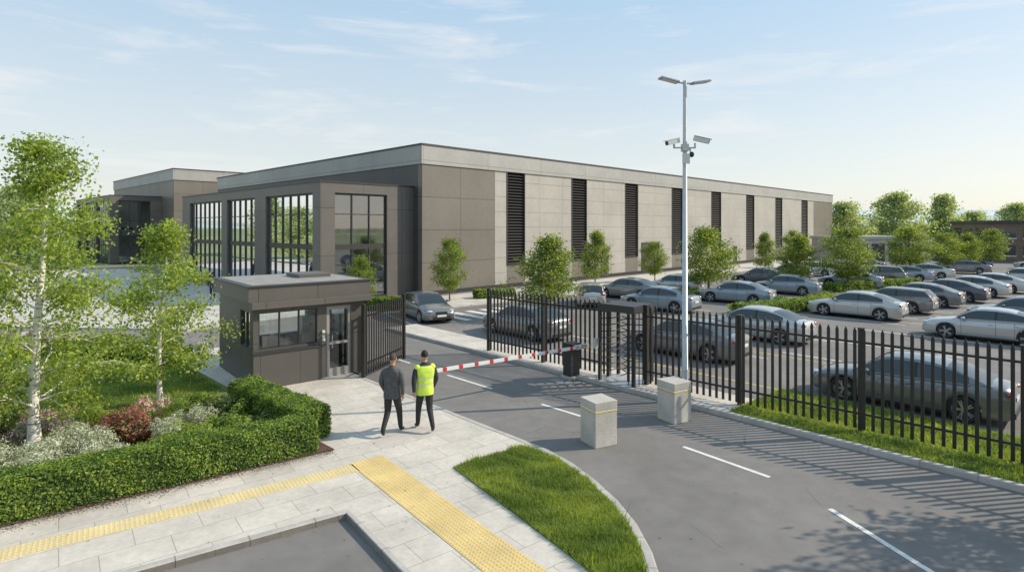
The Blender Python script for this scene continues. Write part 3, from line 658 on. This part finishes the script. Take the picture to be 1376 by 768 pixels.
# ------------------------------------------------------------ CARS
def car_mesh(name,paint,kind):
    mb=MB(); suv=kind=='suv'
    Ln=2.34 if kind=='sedan' else (2.2 if kind=='suv' else 2.08)
    up=.10 if suv else 0
    xf,xr=Ln-.92,-Ln+.98; Rr=.37; zc=.33
    xs=list(np.linspace(-Ln,Ln,45))
    for c in (xf,xr):
        xs+= [c-Rr-.001,c+Rr+.001]+list(c+Rr*.999*np.sin(np.linspace(-math.pi/2,math.pi/2,15)))
    xs+=[-Ln+.02,-Ln+.06,Ln-.02,Ln-.06]; xs=sorted(set(round(float(x),4) for x in xs))
    if kind=='sedan': tx=[-Ln,-Ln+.04,-Ln+.12,-Ln+.5,-1.2,0,.9,1.3,Ln-.4,Ln-.12,Ln-.04,Ln]; tz=[.72,.90,.98,1.0,.965,.93,.92,.88,.78,.68,.60,.50]
    else: tx=[-Ln,-Ln+.04,-Ln+.12,-Ln+.5,-1.2,0,.8,1.1,Ln-.4,Ln-.12,Ln-.04,Ln]; tz=[.75,.92,1.0,.99,.96,.93,.93,.92,.82,.72,.62,.50]
    tz=[z+up for z in tz]
    def zt(x): return float(np.interp(x,tx,tz))
    def wd(x):
        t=max(0,(abs(x)-(Ln-.95))/.95); return .9*(1-.24*t**2.6)
    def zb(x):
        z=.2+up*.6+ (.06 if abs(x)>Ln-.1 else 0)
        for c in (xf,xr):
            if abs(x-c)<Rr: z=zc+math.sqrt(max(0,Rr*Rr-(x-c)**2))
        return z
    def half(x,o=0):
        w=wd(x)+o; b=zb(x); t=zt(x); s=t-.07
        m1=b+(s-b)*.25; m2=b+(s-b)*.7
        return [(0,b),(w-.15,b),(w-.035,b),(w-.005,min(m1,b+.06)),(w,m1+.02),(w-.004,m2),(w-.028,s),(w-.075,s+.05),(w*.62,t+.015),(0,t+.035)]
    rings=[]
    for x in xs:
        h=half(x); full=[(x,y,z) for y,z in h]+[(x,-y,z) for y,z in h[-2:0:-1]]
        rings.append(full)
    n=len(rings[0]); V=[p for r in rings for p in r]
    Fp=[];Fb=[]
    for i in range(len(rings)-1):
        for j in range(n):
            q=(i*n+j,i*n+(j+1)%n,(i+1)*n+(j+1)%n,(i+1)*n+j)
            jj=j if j<9 else n-1-j
            (Fb if jj<=1 else Fp).append(q)
    mb.raw(V,Fp,paint,True); mb.raw(V,Fb,M['black'],True)
    mb.raw(rings[0],[list(range(n))[::-1]],paint); mb.raw(rings[-1],[list(range(n))],paint)
    roof=1.44+(.2 if suv else 0)
    if kind=='sedan': hx=[-1.95,-1.7,-1.2,-.75,-.3,.1,.35,.55,1.2]; hh=[0,.22,.72,.93,1,.99,.93,.8,0]
    else: hx=[-Ln+.05,-Ln+.12,-Ln+.42,-1.0,-.3,.1,.32,.5,1.12]; hh=[0,.15,.86,.96,1,.99,.94,.82,0]
    cx=list(np.linspace(hx[0],hx[-1],34))+[-.36,-.27]; cx=sorted(cx)
    rings=[]
    for x in cx:
        h=float(np.interp(x,hx,hh)); bz=zt(x); t=bz+h*(roof-bz); wb=wd(x)-.075; wt=wb-.19*h
        pts=[(wb,bz-.03),(wb-.005,bz+.035*h),(wt+.03*h,t-.09*h),(wt-.02,t-.025*h),(wt*.6,t+.01*h),(0,t+.025*h)]
        rings.append([(x,y,z) for y,z in pts]+[(x,-y,z) for y,z in pts[-2::-1]])
    n=11; V=[p for r in rings for p in r]; FP=[];FG=[];FK=[]
    for i in range(len(rings)-1):
        xm=(cx[i]+cx[i+1])/2; h=float(np.interp(xm,hx,hh))
        for j in range(10):
            q=(i*n+j,i*n+j+1,(i+1)*n+j+1,(i+1)*n+j); jj=j if j<5 else 9-j
            if jj==0 or jj==2: FP.append(q)
            elif jj==1:
                if -.36<=xm<=-.27: FK.append(q)
                elif h<.28 or (kind=='sedan' and xm<-1.45): FP.append(q)
                else: FG.append(q)
            else:
                front=xm>hx[-3]-.02; rear=(xm<-.95) if kind=='sedan' else (xm<-Ln+.4)
                FG.append(q) if (front or rear) else FP.append(q)
    mb.raw(V,FP,paint,True); mb.raw(V,FG,M['cglass'],True); mb.raw(V,FK,M['black'],True)
    for s in (1,-1):
        xsx=[-1.5,-1.0,-.3,.4,.95]; mb.tube([(x,s*(wd(x)-.066),zt(x)-.005) for x in xsx],[.012]*5,M['rim'],5)
    for x in (xf-.55,-.32,xr+.42):
        for s in (1,-1):
            A=half(x-.006,.003)[3:8]; B=half(x+.006,.003)[3:8]
            V=[(x-.006,s*y,z) for y,z in A]+[(x+.006,s*y,z) for y,z in B]
            mb.raw(V,[(i,i+1,i+6,i+5) for i in range(4)],M['black'])
    for s in (1,-1):
        for x in (-.15,-1.02): mb.box((x,s*(wd(x)+.008),zt(x)-.16),(.16,.025,.022),paint)
        mb.ell((.78,s*1.0,zt(.8)+.06),(.09,.11,.07),paint,8,6); mb.box((.8,s*.9,zt(.8)+.02),(.06,.1,.03),M['black'])
        mb.ell((Ln-.17,s*.6,.655+up),(.17,.17,.06),M['hlamp'],10,6); mb.ell((-Ln+.08,s*.62,.86+up),(.1,.18,.07),M['tlamp'],10,6)
        mb.box((0,s*.86,.2+up*.6),(Ln*2-2.7,.06,.06),M['black'])
        mb.ell((Ln-.09,s*.6,.34+up),(.06,.13,.05),M['black'],8,5)
    mb.box((Ln-.01,0,.56+up),(.04,.62,.14),M['black']); mb.box((Ln-.02,0,.33+up),(.05,1.0,.12),M['black'])
    mb.box((Ln+.015,0,.42+up),(.015,.5,.11),M['plate']); mb.box((-Ln-.012,0,.66+up),(.015,.5,.11),M['plate']); mb.box((-Ln+.0,0,.32+up),(.05,1.2,.14),M['black'])
    for c in (xf,xr):
        for s in (1,-1):
            yc=s*.78; r=.335
            prof=[(.245,-.11),(.31,-.115),(r,-.09),(r,.09),(.31,.115),(.245,.11),(.235,.06),(.0,.05)]
            V=[];nn=24
            for rr,dy in prof:
                for j in range(nn):
                    a=2*math.pi*j/nn; V.append((c+rr*math.cos(a),yc+s*dy,zc+rr*math.sin(a)))
            for i in range(len(prof)-1):
                F=[(i*nn+j,i*nn+(j+1)%nn,(i+1)*nn+(j+1)%nn,(i+1)*nn+j) for j in range(nn)]
                mb.raw(V,F,M['tire'] if i<5 else (M['rim'] if i==5 else M['black']),True)
            for q in range(10):
                a=q//2*2*math.pi/5+(.13 if q%2 else -.13); 
                m=Matrix.Rotation(-a,4,'Y'); mb.box((c+.135*math.cos(a),yc+s*.075,zc+.135*math.sin(a)),(.22,.03,.028),M['rim'],mtx=m)
            mb.tube([(c,yc+s*.05,zc),(c,yc+s*.1,zc)],[.055,.05],M['rim'],10)
    me=mb.mesh(name); me.set_sharp_from_angle(angle=R(42)); return me
def paint(name,col,metal=.45): return mat(name,col,.28,metal,coat=.8)
P={'grey':paint('paint_grey',(.19,.19,.19)),'silver':paint('paint_silver',(.48,.48,.465)),'dark':paint('paint_dark',(.075,.08,.09)),'blue':paint('paint_blue',(.11,.16,.23)),'ltblue':paint('paint_ltblue',(.26,.31,.36)),'white':paint('paint_white',(.66,.66,.64),.1)}
CM={}
def car(x,y,deg,col,kind='sedan',sc=.96):
    k=(col,kind)
    if k not in CM: CM[k]=car_mesh('parked_car_'+col+kind,P[col],kind)
    inst('parked_car',CM[k],(x,y,0.006),R(deg),sc)
bays=MB()
cars=[(-4.6,30.7,300,'grey','sedan'),(.6,25.9,132,'grey','sedan'),(4.8,36,88,'silver','hatch'),(7.9,39.4,142,'grey','sedan'),(12,42.5,141,'silver','hatch'),
(8.6,33.8,139,'ltblue','sedan'),(21,49,142,'dark','sedan'),(14.3,37.0,140,'ltblue','sedan'),(19.8,42,141,'ltblue','sedan'),
(18.5,31.2,134,'silver','sedan'),(21.9,33.3,132,'grey','hatch'),(25.2,36.0,133,'grey','sedan'),(28.6,38.3,131,'dark','sedan'),(32.2,40.9,133,'silver','sedan'),(35.8,43.5,132,'silver','sedan'),(43,49,132,'silver','hatch'),(47,52,131,'grey','sedan'),
(10.6,25.2,134,'silver','sedan'),(6.6,22.0,135,'grey','sedan'),(10.75,15.75,134,'grey','sedan'),(20.3,24.7,134,'silver','sedan'),(25.3,28.6,134,'blue','sedan'),
(27.1,46.5,140,'ltblue','sedan'),(31,49.3,140,'grey','suv'),(35,52,141,'ltblue','sedan'),(39,54.8,139,'silver','sedan'),(47,60.4,140,'grey','sedan'),
(30,57.5,140,'white','hatch'),(34.3,60.6,140,'silver','sedan'),(38.6,64,140,'dark','sedan'),(50,66,140,'silver','sedan'),(55,69.5,140,'blue','hatch'),(60,66,140,'silver','sedan'),(25.5,53.6,140,'grey','hatch')]
for c in cars:
    car(*c)
    x,y,d=c[:3]; a=R(d if d>90 else 132)
    for s in (1.35,) if c is not cars[9] else (1.35,-1.35):
        px_=x+math.sin(a)*s; py_=y-math.cos(a)*s; dx,dy=math.cos(a)*2.5,math.sin(a)*2.5; nx,ny=-math.sin(a)*.05,math.cos(a)*.05
        bays.raw([(px_-dx-nx,py_-dy-ny,.005),(px_+dx-nx,py_+dy-ny,.005),(px_+dx+nx,py_+dy+ny,.005),(px_-dx+nx,py_-dy+ny,.005)],[(0,1,2,3)],M['white'])
for i in range(6):
    x=12.0+i*2.9; y=20.5+i*2.6; dx,dy=-.67*2.4,.74*2.4
    bays.raw([(x-dx-.04,y-dy-.04,.006),(x+dx-.04,y+dy-.04,.006),(x+dx+.04,y+dy+.04,.006),(x-dx+.04,y-dy+.04,.006)],[(0,1,2,3)],M['white'])
bays.build('parking_bay_lines')

# ------------------------------------------------------------ VEGETATION
inst('birch_tree',tree_mesh('birch_a',6.8,1.85,1.2,19000,.042,LV['a'],M['birch'],11,r0=.10,nb=42,shape='birch',dense=.78,droop=.6),(-9.95,12.1,.12))
inst('birch_tree',tree_mesh('birch_b',5.0,1.6,1.3,11000,.043,LV['a'],M['birch'],23,r0=.06,nb=33,shape='birch',dense=.78,droop=.5),(-9.15,15.1,.12))
TM=[tree_mesh('park_tree_%d'%i,4.4,1.75,1.0,9500,.062,LV['b'],M['bark'],31+i*7,r0=.06,nb=34,shape=s,dense=1.1) for i,s in enumerate(('round','ovate','round'))]
ts=[(-4.0,37.2,.88,.75,0),(1.9,31,.97,1.25,1),(6.6,46.0,1.0,.9,1),(12.3,50,.76,.7,0),(13.6,40.2,1.05,1.3,2),(25.7,59,.95,.8,1),(22.6,46.0,.93,1.2,1),(25.6,44.2,1.03,1.3,0),
(39.5,57.6,1.05,1.45,2),(46.6,62.4,.9,1.2,0),(51,65,.92,1.1,1),(56,68,1.0,1.25,2),(-9.0,34.4,.68,.68,1),(33,68,.95,.8,0)]
for i,(x,y,hs,ws,k) in enumerate(ts): inst('park_tree',TM[k],(x,y,.05),i*1.3,(ws,ws,hs))
inst('park_tree',TM[0],(12.4,8.6,.1),.5,(1.1,1.1,1.25)); inst('park_tree',TM[2],(14.2,6.8,.1),2.5,(1.1,1.1,1.35))
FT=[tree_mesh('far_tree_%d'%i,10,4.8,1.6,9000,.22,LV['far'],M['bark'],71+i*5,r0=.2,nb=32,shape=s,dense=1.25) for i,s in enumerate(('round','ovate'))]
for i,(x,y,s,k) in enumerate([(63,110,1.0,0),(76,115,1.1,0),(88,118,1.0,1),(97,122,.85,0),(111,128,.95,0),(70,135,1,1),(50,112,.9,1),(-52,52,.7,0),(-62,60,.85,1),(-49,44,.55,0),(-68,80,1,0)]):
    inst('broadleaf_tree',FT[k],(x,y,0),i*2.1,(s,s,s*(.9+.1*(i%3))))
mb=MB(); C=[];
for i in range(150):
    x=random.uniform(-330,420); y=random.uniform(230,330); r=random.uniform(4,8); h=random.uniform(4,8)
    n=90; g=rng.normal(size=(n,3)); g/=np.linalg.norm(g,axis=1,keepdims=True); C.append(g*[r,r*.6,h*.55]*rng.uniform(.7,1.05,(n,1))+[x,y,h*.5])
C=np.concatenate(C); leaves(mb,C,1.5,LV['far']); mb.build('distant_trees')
def hills(name,y0,amp,base,col,seed):
    mb=MB(); X=np.linspace(-2600,2600,160)
    z=base+amp*(np.sin(X*.0022+seed)+.5*np.sin(X*.0051+seed*2)+.25*np.sin(X*.013+seed)); z=np.maximum(z,2)
    V=[];F=[]
    for j,(yy,f) in enumerate(((y0,0),(y0+120,.45),(y0+300,.9),(y0+450,1.0),(y0+800,.6))):
        V+= [(x,yy,zz*f) for x,zz in zip(X,z)]
    n=len(X); F=[(j*n+i,j*n+i+1,(j+1)*n+i+1,(j+1)*n+i) for j in range(4) for i in range(n-1)]
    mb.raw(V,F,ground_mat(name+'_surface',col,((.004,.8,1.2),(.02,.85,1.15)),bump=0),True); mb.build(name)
hills('hills',1000,9,32,(.40,.46,.40),2.0); hills('hills',1700,16,58,(.50,.57,.58),5.2)  # haze is mixed into the ridge colours, paler and bluer on the farther one
hedge('hedge',(-11.6,6.9),(-4.25,12.35),.72,.68,z=.12)
hedge('hedge',(-4.35,12.75),(-7.0,15.15),.78,.72,z=.12)
for (a,b,w,h) in (((12.4,31.4),(22.5,36.8),1.2,.6),((-9.9,33.4),(-6.4,33.9),.9,.7),((-2.4,38.5),(0,39.8),.9,.6),((23.5,43.0),(33,47.6),1.0,.6),((9.5,36.8),(12.5,38.8),1.0,.6),((-21,22.5),(-11.5,20.3),.9,.5)):
    hedge('hedge',a,b,w,h,dens=450,ls=.06,z=.02)
for pts in ([(11.5,30.6),(12,32.4),(24,39.2),(23.6,36.8)],[(22.6,42.2),(22.6,44.2),(34,49.5),(34,47.2)]):
    poly('grass_island',pts,.1,M['grassbase'],.1)
SH={k:[shrub_mesh('shrub_%s%d'%(k,i),LV[k],50+i*3+len(k),n=2200,ls=l,r=.42,h=.52,spiky=sp,flower=k in('purple','pink')) for i in range(2)] for k,l,sp in (('silver',.03,True),('burg',.028,False),('olive',.03,False),('h',.032,False),('a',.032,True),('purple',.026,True),('pink',.026,False))}
nm={'silver':'silver_shrub','burg':'barberry_shrub','olive':'low_shrub','h':'box_shrub','a':'ornamental_grass_plant','purple':'lavender_plant','pink':'flowering_plant'}
rr=random.Random(5)
spots=[(-9.0,11.3,'silver',1.25),(-9.9,10.9,'silver',1.2),(-8.4,11.8,'silver',1.2),(-8.3,12.8,'burg',1.2),(-8.9,13.2,'burg',1.1),(-7.6,12.7,'silver',1.1),(-7.5,13.5,'silver',1.0),(-7.0,12.3,'a',1.1),(-6.4,12.0,'a',1.0),(-6.2,12.9,'h',1.1),(-5.6,12.5,'olive',.9),
(-10.9,11.2,'burg',1.15),(-11.6,11.9,'burg',1.1),(-10.3,12.6,'purple',1.1),(-9.5,12.4,'silver',1.1),(-9.6,10.1,'silver',1.1),(-10.5,10.0,'purple',1.2),(-8.5,10.6,'silver',1.1),(-7.7,11.3,'silver',1.1),(-6.9,11.4,'a',.8),(-5.6,13.2,'olive',.9),(-6.3,13.8,'h',1.0),(-7.1,14.4,'olive',.9),(-8.0,14.0,'a',1.0),(-8.9,14.3,'pink',1.0),(-9.9,13.8,'a',1.0),(-10.8,13.3,'pink',1.1),(-11.8,13.2,'olive',1.1),(-8.0,15.0,'h',.8),(-12.6,12.2,'silver',1.2),(-13,13.0,'h',1.1),(-11.5,10.4,'pink',1.1),(-12.3,11,'silver',1.2),(-10.9,9.0,'olive',1.0),(-11.6,9.4,'purple',1.1),(-9.1,9.6,'silver',.9)]
for (x,y,k,s) in spots:
    inst(nm[k],rr.choice(SH[k]),(x,y,.12),rr.uniform(0,6),(s*1.15,s*1.15,s*rr.uniform(.85,1.05)))
for i in range(26):
    x=-11-rr.random()*11; y=20.6+rr.random()*1.2+(-10-x)*.12; k=rr.choice(('h','silver','burg','olive','h','purple')); s=rr.uniform(.9,1.4); inst(nm[k],rr.choice(SH[k]),(x,y,.08),rr.uniform(0,6),s)
for i in range(16):
    t=rr.random(); k=rr.choice(('h','a','olive')); inst(nm[k],rr.choice(SH[k]),(12.2+t*11,31.5+t*6.2+rr.uniform(-.8,.9),.1),rr.uniform(0,6),rr.uniform(.8,1.3))
mb=MB(); n=4500; t=rng.uniform(0,1,n); off=np.abs(rng.normal(size=n))*.14+.33; X=-11.6+7.6*t+off*.6; Y=6.9+5.6*t-off*.8
leaves(mb,np.stack([X,Y,np.full(n,.132)],1),.014,[M['mulch'],M['bark']],nrm=np.tile([0,0,1.5],(n,1)),spread=.5); mb.build('bark_mulch')
# scattered fallen leaves on paving and road edge
mb=MB(); n=420; X=rng.uniform(-8,8,n); Y=rng.uniform(8.2,19,n); P2=np.stack([X,Y],1); onp=inpoly(P2,pav)
Z=np.where(onp,.112,.012); leaves(mb,np.stack([X,Y,Z],1),.018,[LV['a'][1],M['bark'],LV['olive'][1]],nrm=np.tile([0,0,2.0],(n,1)),spread=.4); mb.build('fallen_leaves')

# ------------------------------------------------------------ PEOPLE
skin=mat('skin',(.45,.27,.19),.55); 
cloth={'jacket':mat('jacket_cloth',(.085,.083,.088),.85,var=.25,scale=14,bump=.5,bscale=18),'trouser':mat('trouser_cloth',(.025,.025,.028),.85,var=.2,scale=14,bump=.4,bscale=16),'navy':mat('shirt_cloth',(.028,.029,.036),.8,bump=.3,bscale=18),
 'vest':mat('hi_vis_vest',(.60,.78,.08),.6,var=.08,scale=10,bump=.4,bscale=14),'refl':mat('reflective_tape',(.62,.63,.6),.3,.3),'shoe':mat('shoe_leather',(.012,.011,.010),.4),'hair1':mat('hair_dark',(.06,.042,.03),.7,var=.3,scale=60,bump=.6,bscale=90),'hair2':mat('hair_black',(.012,.009,.008),.7,var=.3,scale=60,bump=.6,bscale=90),'eye':mat('eye',(.05,.03,.02),.2)}
def person_mesh(name,top,vest,hair,flip,armf):
    f=-1 if flip else 1
    J=[(0,0,.95,.135),(0,0,1.14,.125),(0,.01,1.35,.13),(0,0,1.49,.075),(0,.012,1.57,.054),(0,.02,1.66,.06)]
    E=[(0,1),(1,2),(2,3),(3,4),(4,5)]
    def add(par,pts):
        for p in pts: J.append(p); E.append((par,len(J)-1)); par=len(J)-1
        return par
    add(0,[(.10*f,.0,.87,.108),(.105*f,.15,.50,.076),(.105*f,.22,.12,.056),(.11*f,.235,.055,.046),(.13*f,.36,.038,.036)])
    add(0,[(-.10*f,-.0,.87,.108),(-.105*f,-.02,.49,.076),(-.105*f,-.27,.185,.056),(-.11*f,-.285,.115,.046),(-.125*f,-.18,.035,.034)])
    W=[]
    for s in (1,-1):
        sw=armf*s*f
        e=add(2,[(.11*s,0,1.43,.09),(.205*s,0,1.425,.082),(.275*s,-.04-.06*sw,1.16,.062),(.265*s,.07-.22*sw,.93,.042)])
        W.append((s,Vector(J[e][:3]),Vector(J[e-1][:3])))
    me=bpy.data.meshes.new('sk'); me.from_pydata([j[:3] for j in J],E,[]); o=bpy.data.objects.new('sk',me); scene.collection.objects.link(o)
    sk=o.modifiers.new('s','SKIN'); ss=o.modifiers.new('u','SUBSURF'); ss.levels=2; ss.render_levels=2
    for i,j in enumerate(J): me.skin_vertices[0].data[i].radius=(j[3],j[3])
    me.skin_vertices[0].data[0].use_root=True
    dg=bpy.context.evaluated_depsgraph_get(); ev=o.evaluated_get(dg); m2=bpy.data.meshes.new_from_object(ev)
    V=np.array([v.co[:] for v in m2.vertices]); V[:,2]=np.maximum(V[:,2],0)
    mb=MB(); groups={}
    for p in m2.polygons:
        c=p.center; z=c.z
        if z<.10 or (z<.15 and c.y<-.2): m=cloth['shoe']
        elif z<.93 and abs(c.x)<.21: m=cloth['trouser']
        elif z>1.52: m=skin
        else: m=top
        groups.setdefault((len(p.vertices),m.name),[m,[]])[1].append(list(p.vertices))
    for (k,_),(m,F) in groups.items(): mb.raw(V,F,m,True)
    bpy.data.objects.remove(o)
    prof=[(.83,.20,.15),(.90,.198,.152),(1.0,.192,.145),(1.06,.19,.14),(1.09,.19,.139),(1.15,.193,.139),(1.2,.20,.14),(1.23,.206,.142),(1.3,.222,.145),(1.38,.236,.142),(1.44,.222,.13),(1.49,.155,.105),(1.525,.085,.08),(1.55,.068,.07)]
    n=28; V=[]
    for z,a,b in prof:
        for j in range(n):
            t=2*math.pi*j/n; ct,st=math.cos(t),math.sin(t)
            r=1+.025*math.sin(5*t+z*9)
            V.append((a*r*abs(ct)**.85*np.sign(ct),b*r*abs(st)**.85*np.sign(st),z))
    for i in range(len(prof)-1):
        z=(prof[i][0]+prof[i+1][0])/2; m=vest or top
        if vest and (1.06<z<1.09 or 1.20<z<1.23): m=cloth['refl']
        if z>1.50: m=top
        mb.raw(V,[(i*n+j,i*n+(j+1)%n,(i+1)*n+(j+1)%n,(i+1)*n+j) for j in range(n)],m,True)
    if vest:
        for s in (1,-1):
            mb.ell((s*.17,0,1.44),(.08,.098,.075),vest,12,8)
    for s,w,e in W:
        d=(w-e).normalized(); d=(d+Vector((0,.05,-.35))).normalized(); side=Vector((0,1,0)); side=(side-d*side.dot(d)).normalized()
        p0=w+d*.015; p1=w+d*.09
        mb.tube([w-d*.02,p0,w+d*.05,p1,p1+d*.012],[.026,.028,.038,.038,.026],skin,10,sx=.5)
        inw=Vector((-s,0,0))
        for q,(o_,ln) in enumerate(((.03,.068),(.011,.078),(-.01,.072),(-.03,.056))):
            b=w+d*.085+side*o_; pts=[b,b+d*ln*.45+inw*.004,b+d*ln*.75+inw*.014,b+d*ln*.95+inw*.028]
            mb.tube(pts,[.0095,.009,.008,.006],skin,6)
        b=w+d*.03+side*.028; mb.tube([b,b+(d*.5+side*.8).normalized()*.032,b+(d*.5+side*.8).normalized()*.03+d*.03],[.012,.011,.008],skin,6)
        mb.tube([e+(w-e)*.8,w+d*.008],[.045,.041],top,12)
    hc=(0,.03,1.70); mb.ell(hc,(.078,.096,.115),skin,20,14)
    mb.tube([(0,.01,1.52),(0,.02,1.62)],[.058,.056],skin,12)
    mb.ell((0,.10,1.635),(.04,.035,.035),skin,10,6)
    mb.tube([(0,.118,1.725),(0,.138,1.69),(0,.122,1.68)],[.008,.015,.01],skin,6)
    for s in (1,-1):
        mb.ell((s*.08,.025,1.70),(.012,.02,.032),skin,8,6); mb.ell((s*.03,.115,1.715),(.013,.008,.008),cloth['eye'],8,5)
        mb.box((s*.03,.12,1.737),(.035,.008,.007),hair)
    mb.box((0,.12,1.652),(.045,.012,.009),mat('lips_'+name,(.3,.12,.1),.5))
    V=[];n=24;k=14
    for i in range(k+1):
        t=math.pi*i/k
        for j in range(n):
            a=2*math.pi*j/n; x,y,z=math.sin(t)*math.cos(a),math.sin(t)*math.sin(a),math.cos(t)
            rr_=1+.03*math.sin(a*7+t*9)
            V.append((x*.084*rr_,.022+y*.103*rr_,1.712+z*.118))
    F=[]
    for i in range(k):
        for j in range(n):
            a=2*math.pi*(j+.5)/n; t=math.pi*(i+.5)/k; y=math.sin(t)*math.sin(a); z=math.cos(t)
            lim= -.30 if y<0 else (-.30+1.0*min(1,y*1.5))
            if z>lim: F.append((i*n+j,(i+1)*n+j,(i+1)*n+(j+1)%n,i*n+(j+1)%n))
    mb.raw(V,F,hair,True)
    mb.tube([(0,.003,1.515),(0,.008,1.56)],[.074,.068],top,16,cap=False)
    return mb.mesh(name)
pm1=person_mesh('man_jacket',cloth['jacket'],None,cloth['hair1'],False,.45)
pm2=person_mesh('man_vest',cloth['navy'],cloth['vest'],cloth['hair2'],True,.6)
inst('man_in_jacket',pm1,(-2.72,13.2,.104),R(-12),1.0); inst('security_guard',pm2,(-2.02,13.45,.104),R(24),1.01)
for i,(x,y,a) in enumerate(((-19.6,38,.5),(-18.8,38.6,.4),(-24,41,2.5),(-27,47,1.0))): inst('pedestrian',pm1,(x,y,.084),a,.98)

# ------------------------------------------------------------ SKY, SUN, CAMERA
SE,SAZ=R(34),R(81)   # azimuth clockwise from +Y
w=bpy.data.worlds.new("World"); scene.world=w; w.use_nodes=True; nt=w.node_tree; N=nt.nodes; L=nt.links
bg=N['Background']; bg.inputs[1].default_value=.15
sky=N.new('ShaderNodeTexSky'); sky.sky_type='NISHITA'; sky.sun_disc=False; sky.sun_elevation=SE; sky.sun_rotation=SAZ; sky.air_density=1.0; sky.dust_density=1.2; sky.ozone_density=1.0
tc=N.new('ShaderNodeTexCoord'); sp=N.new('ShaderNodeSeparateXYZ'); L.new(tc.outputs['Generated'],sp.inputs[0])
mp=N.new('ShaderNodeMapping'); mp.inputs['Scale'].default_value=(1.8,1.8,11); mp.inputs['Location'].default_value=(.3,.7,.2); L.new(tc.outputs['Generated'],mp.inputs[0])
no=N.new('ShaderNodeTexNoise'); no.inputs['Scale'].default_value=2.4; no.inputs['Detail'].default_value=10; no.inputs['Roughness'].default_value=.6; no.inputs['Distortion'].default_value=.35; L.new(mp.outputs[0],no.inputs['Vector'])
mr=N.new('ShaderNodeMapRange'); mr.inputs[1].default_value=.52; mr.inputs[2].default_value=.74; mr.inputs[3].default_value=0; mr.inputs[4].default_value=.6; L.new(no.outputs['Fac'],mr.inputs[0])
hz=N.new('ShaderNodeMapRange'); hz.inputs[1].default_value=0; hz.inputs[2].default_value=.5; hz.inputs[3].default_value=0; hz.inputs[4].default_value=1; hz.interpolation_type='SMOOTHSTEP'; L.new(sp.outputs[2],hz.inputs[0])
hc_=N.new('ShaderNodeMix'); hc_.data_type='RGBA'; hc_.inputs[6].default_value=(5.9,6.0,5.7,1); hc_.inputs[7].default_value=(3.1,4.8,6.4,1); L.new(hz.outputs[0],hc_.inputs[0])
m1=N.new('ShaderNodeMix'); m1.data_type='RGBA'; m1.inputs[0].default_value=.74; L.new(sky.outputs[0],m1.inputs[6]); L.new(hc_.outputs[2],m1.inputs[7])
m2=N.new('ShaderNodeMix'); m2.data_type='RGBA'; m2.inputs[7].default_value=(6.2,6.2,6.1,1); L.new(mr.outputs[0],m2.inputs[0]); L.new(m1.outputs[2],m2.inputs[6])
L.new(m2.outputs[2],bg.inputs[0])
sd=bpy.data.lights.new('sun','SUN'); sd.energy=5.0; sd.angle=R(.55); sd.color=(1,.895,.74); so=bpy.data.objects.new('sun',sd); scene.collection.objects.link(so)
dirv=Vector((math.sin(SAZ)*math.cos(SE),math.cos(SAZ)*math.cos(SE),math.sin(SE))); so.rotation_euler=dirv.to_track_quat('Z','Y').to_euler(); so.location=(30,10,30)
cam=bpy.data.cameras.new('camera'); co=bpy.data.objects.new('camera',cam); scene.collection.objects.link(co)
co.location=(0,0,4.8); co.rotation_euler=(R(90),0,0); cam.sensor_width=36; cam.lens=780/1376*36; cam.shift_y=-79/1376; cam.clip_end=8000; cam.clip_start=.1
scene.camera=co
scene.view_settings.view_transform='Standard'; scene.view_settings.look='None'; scene.view_settings.exposure=0
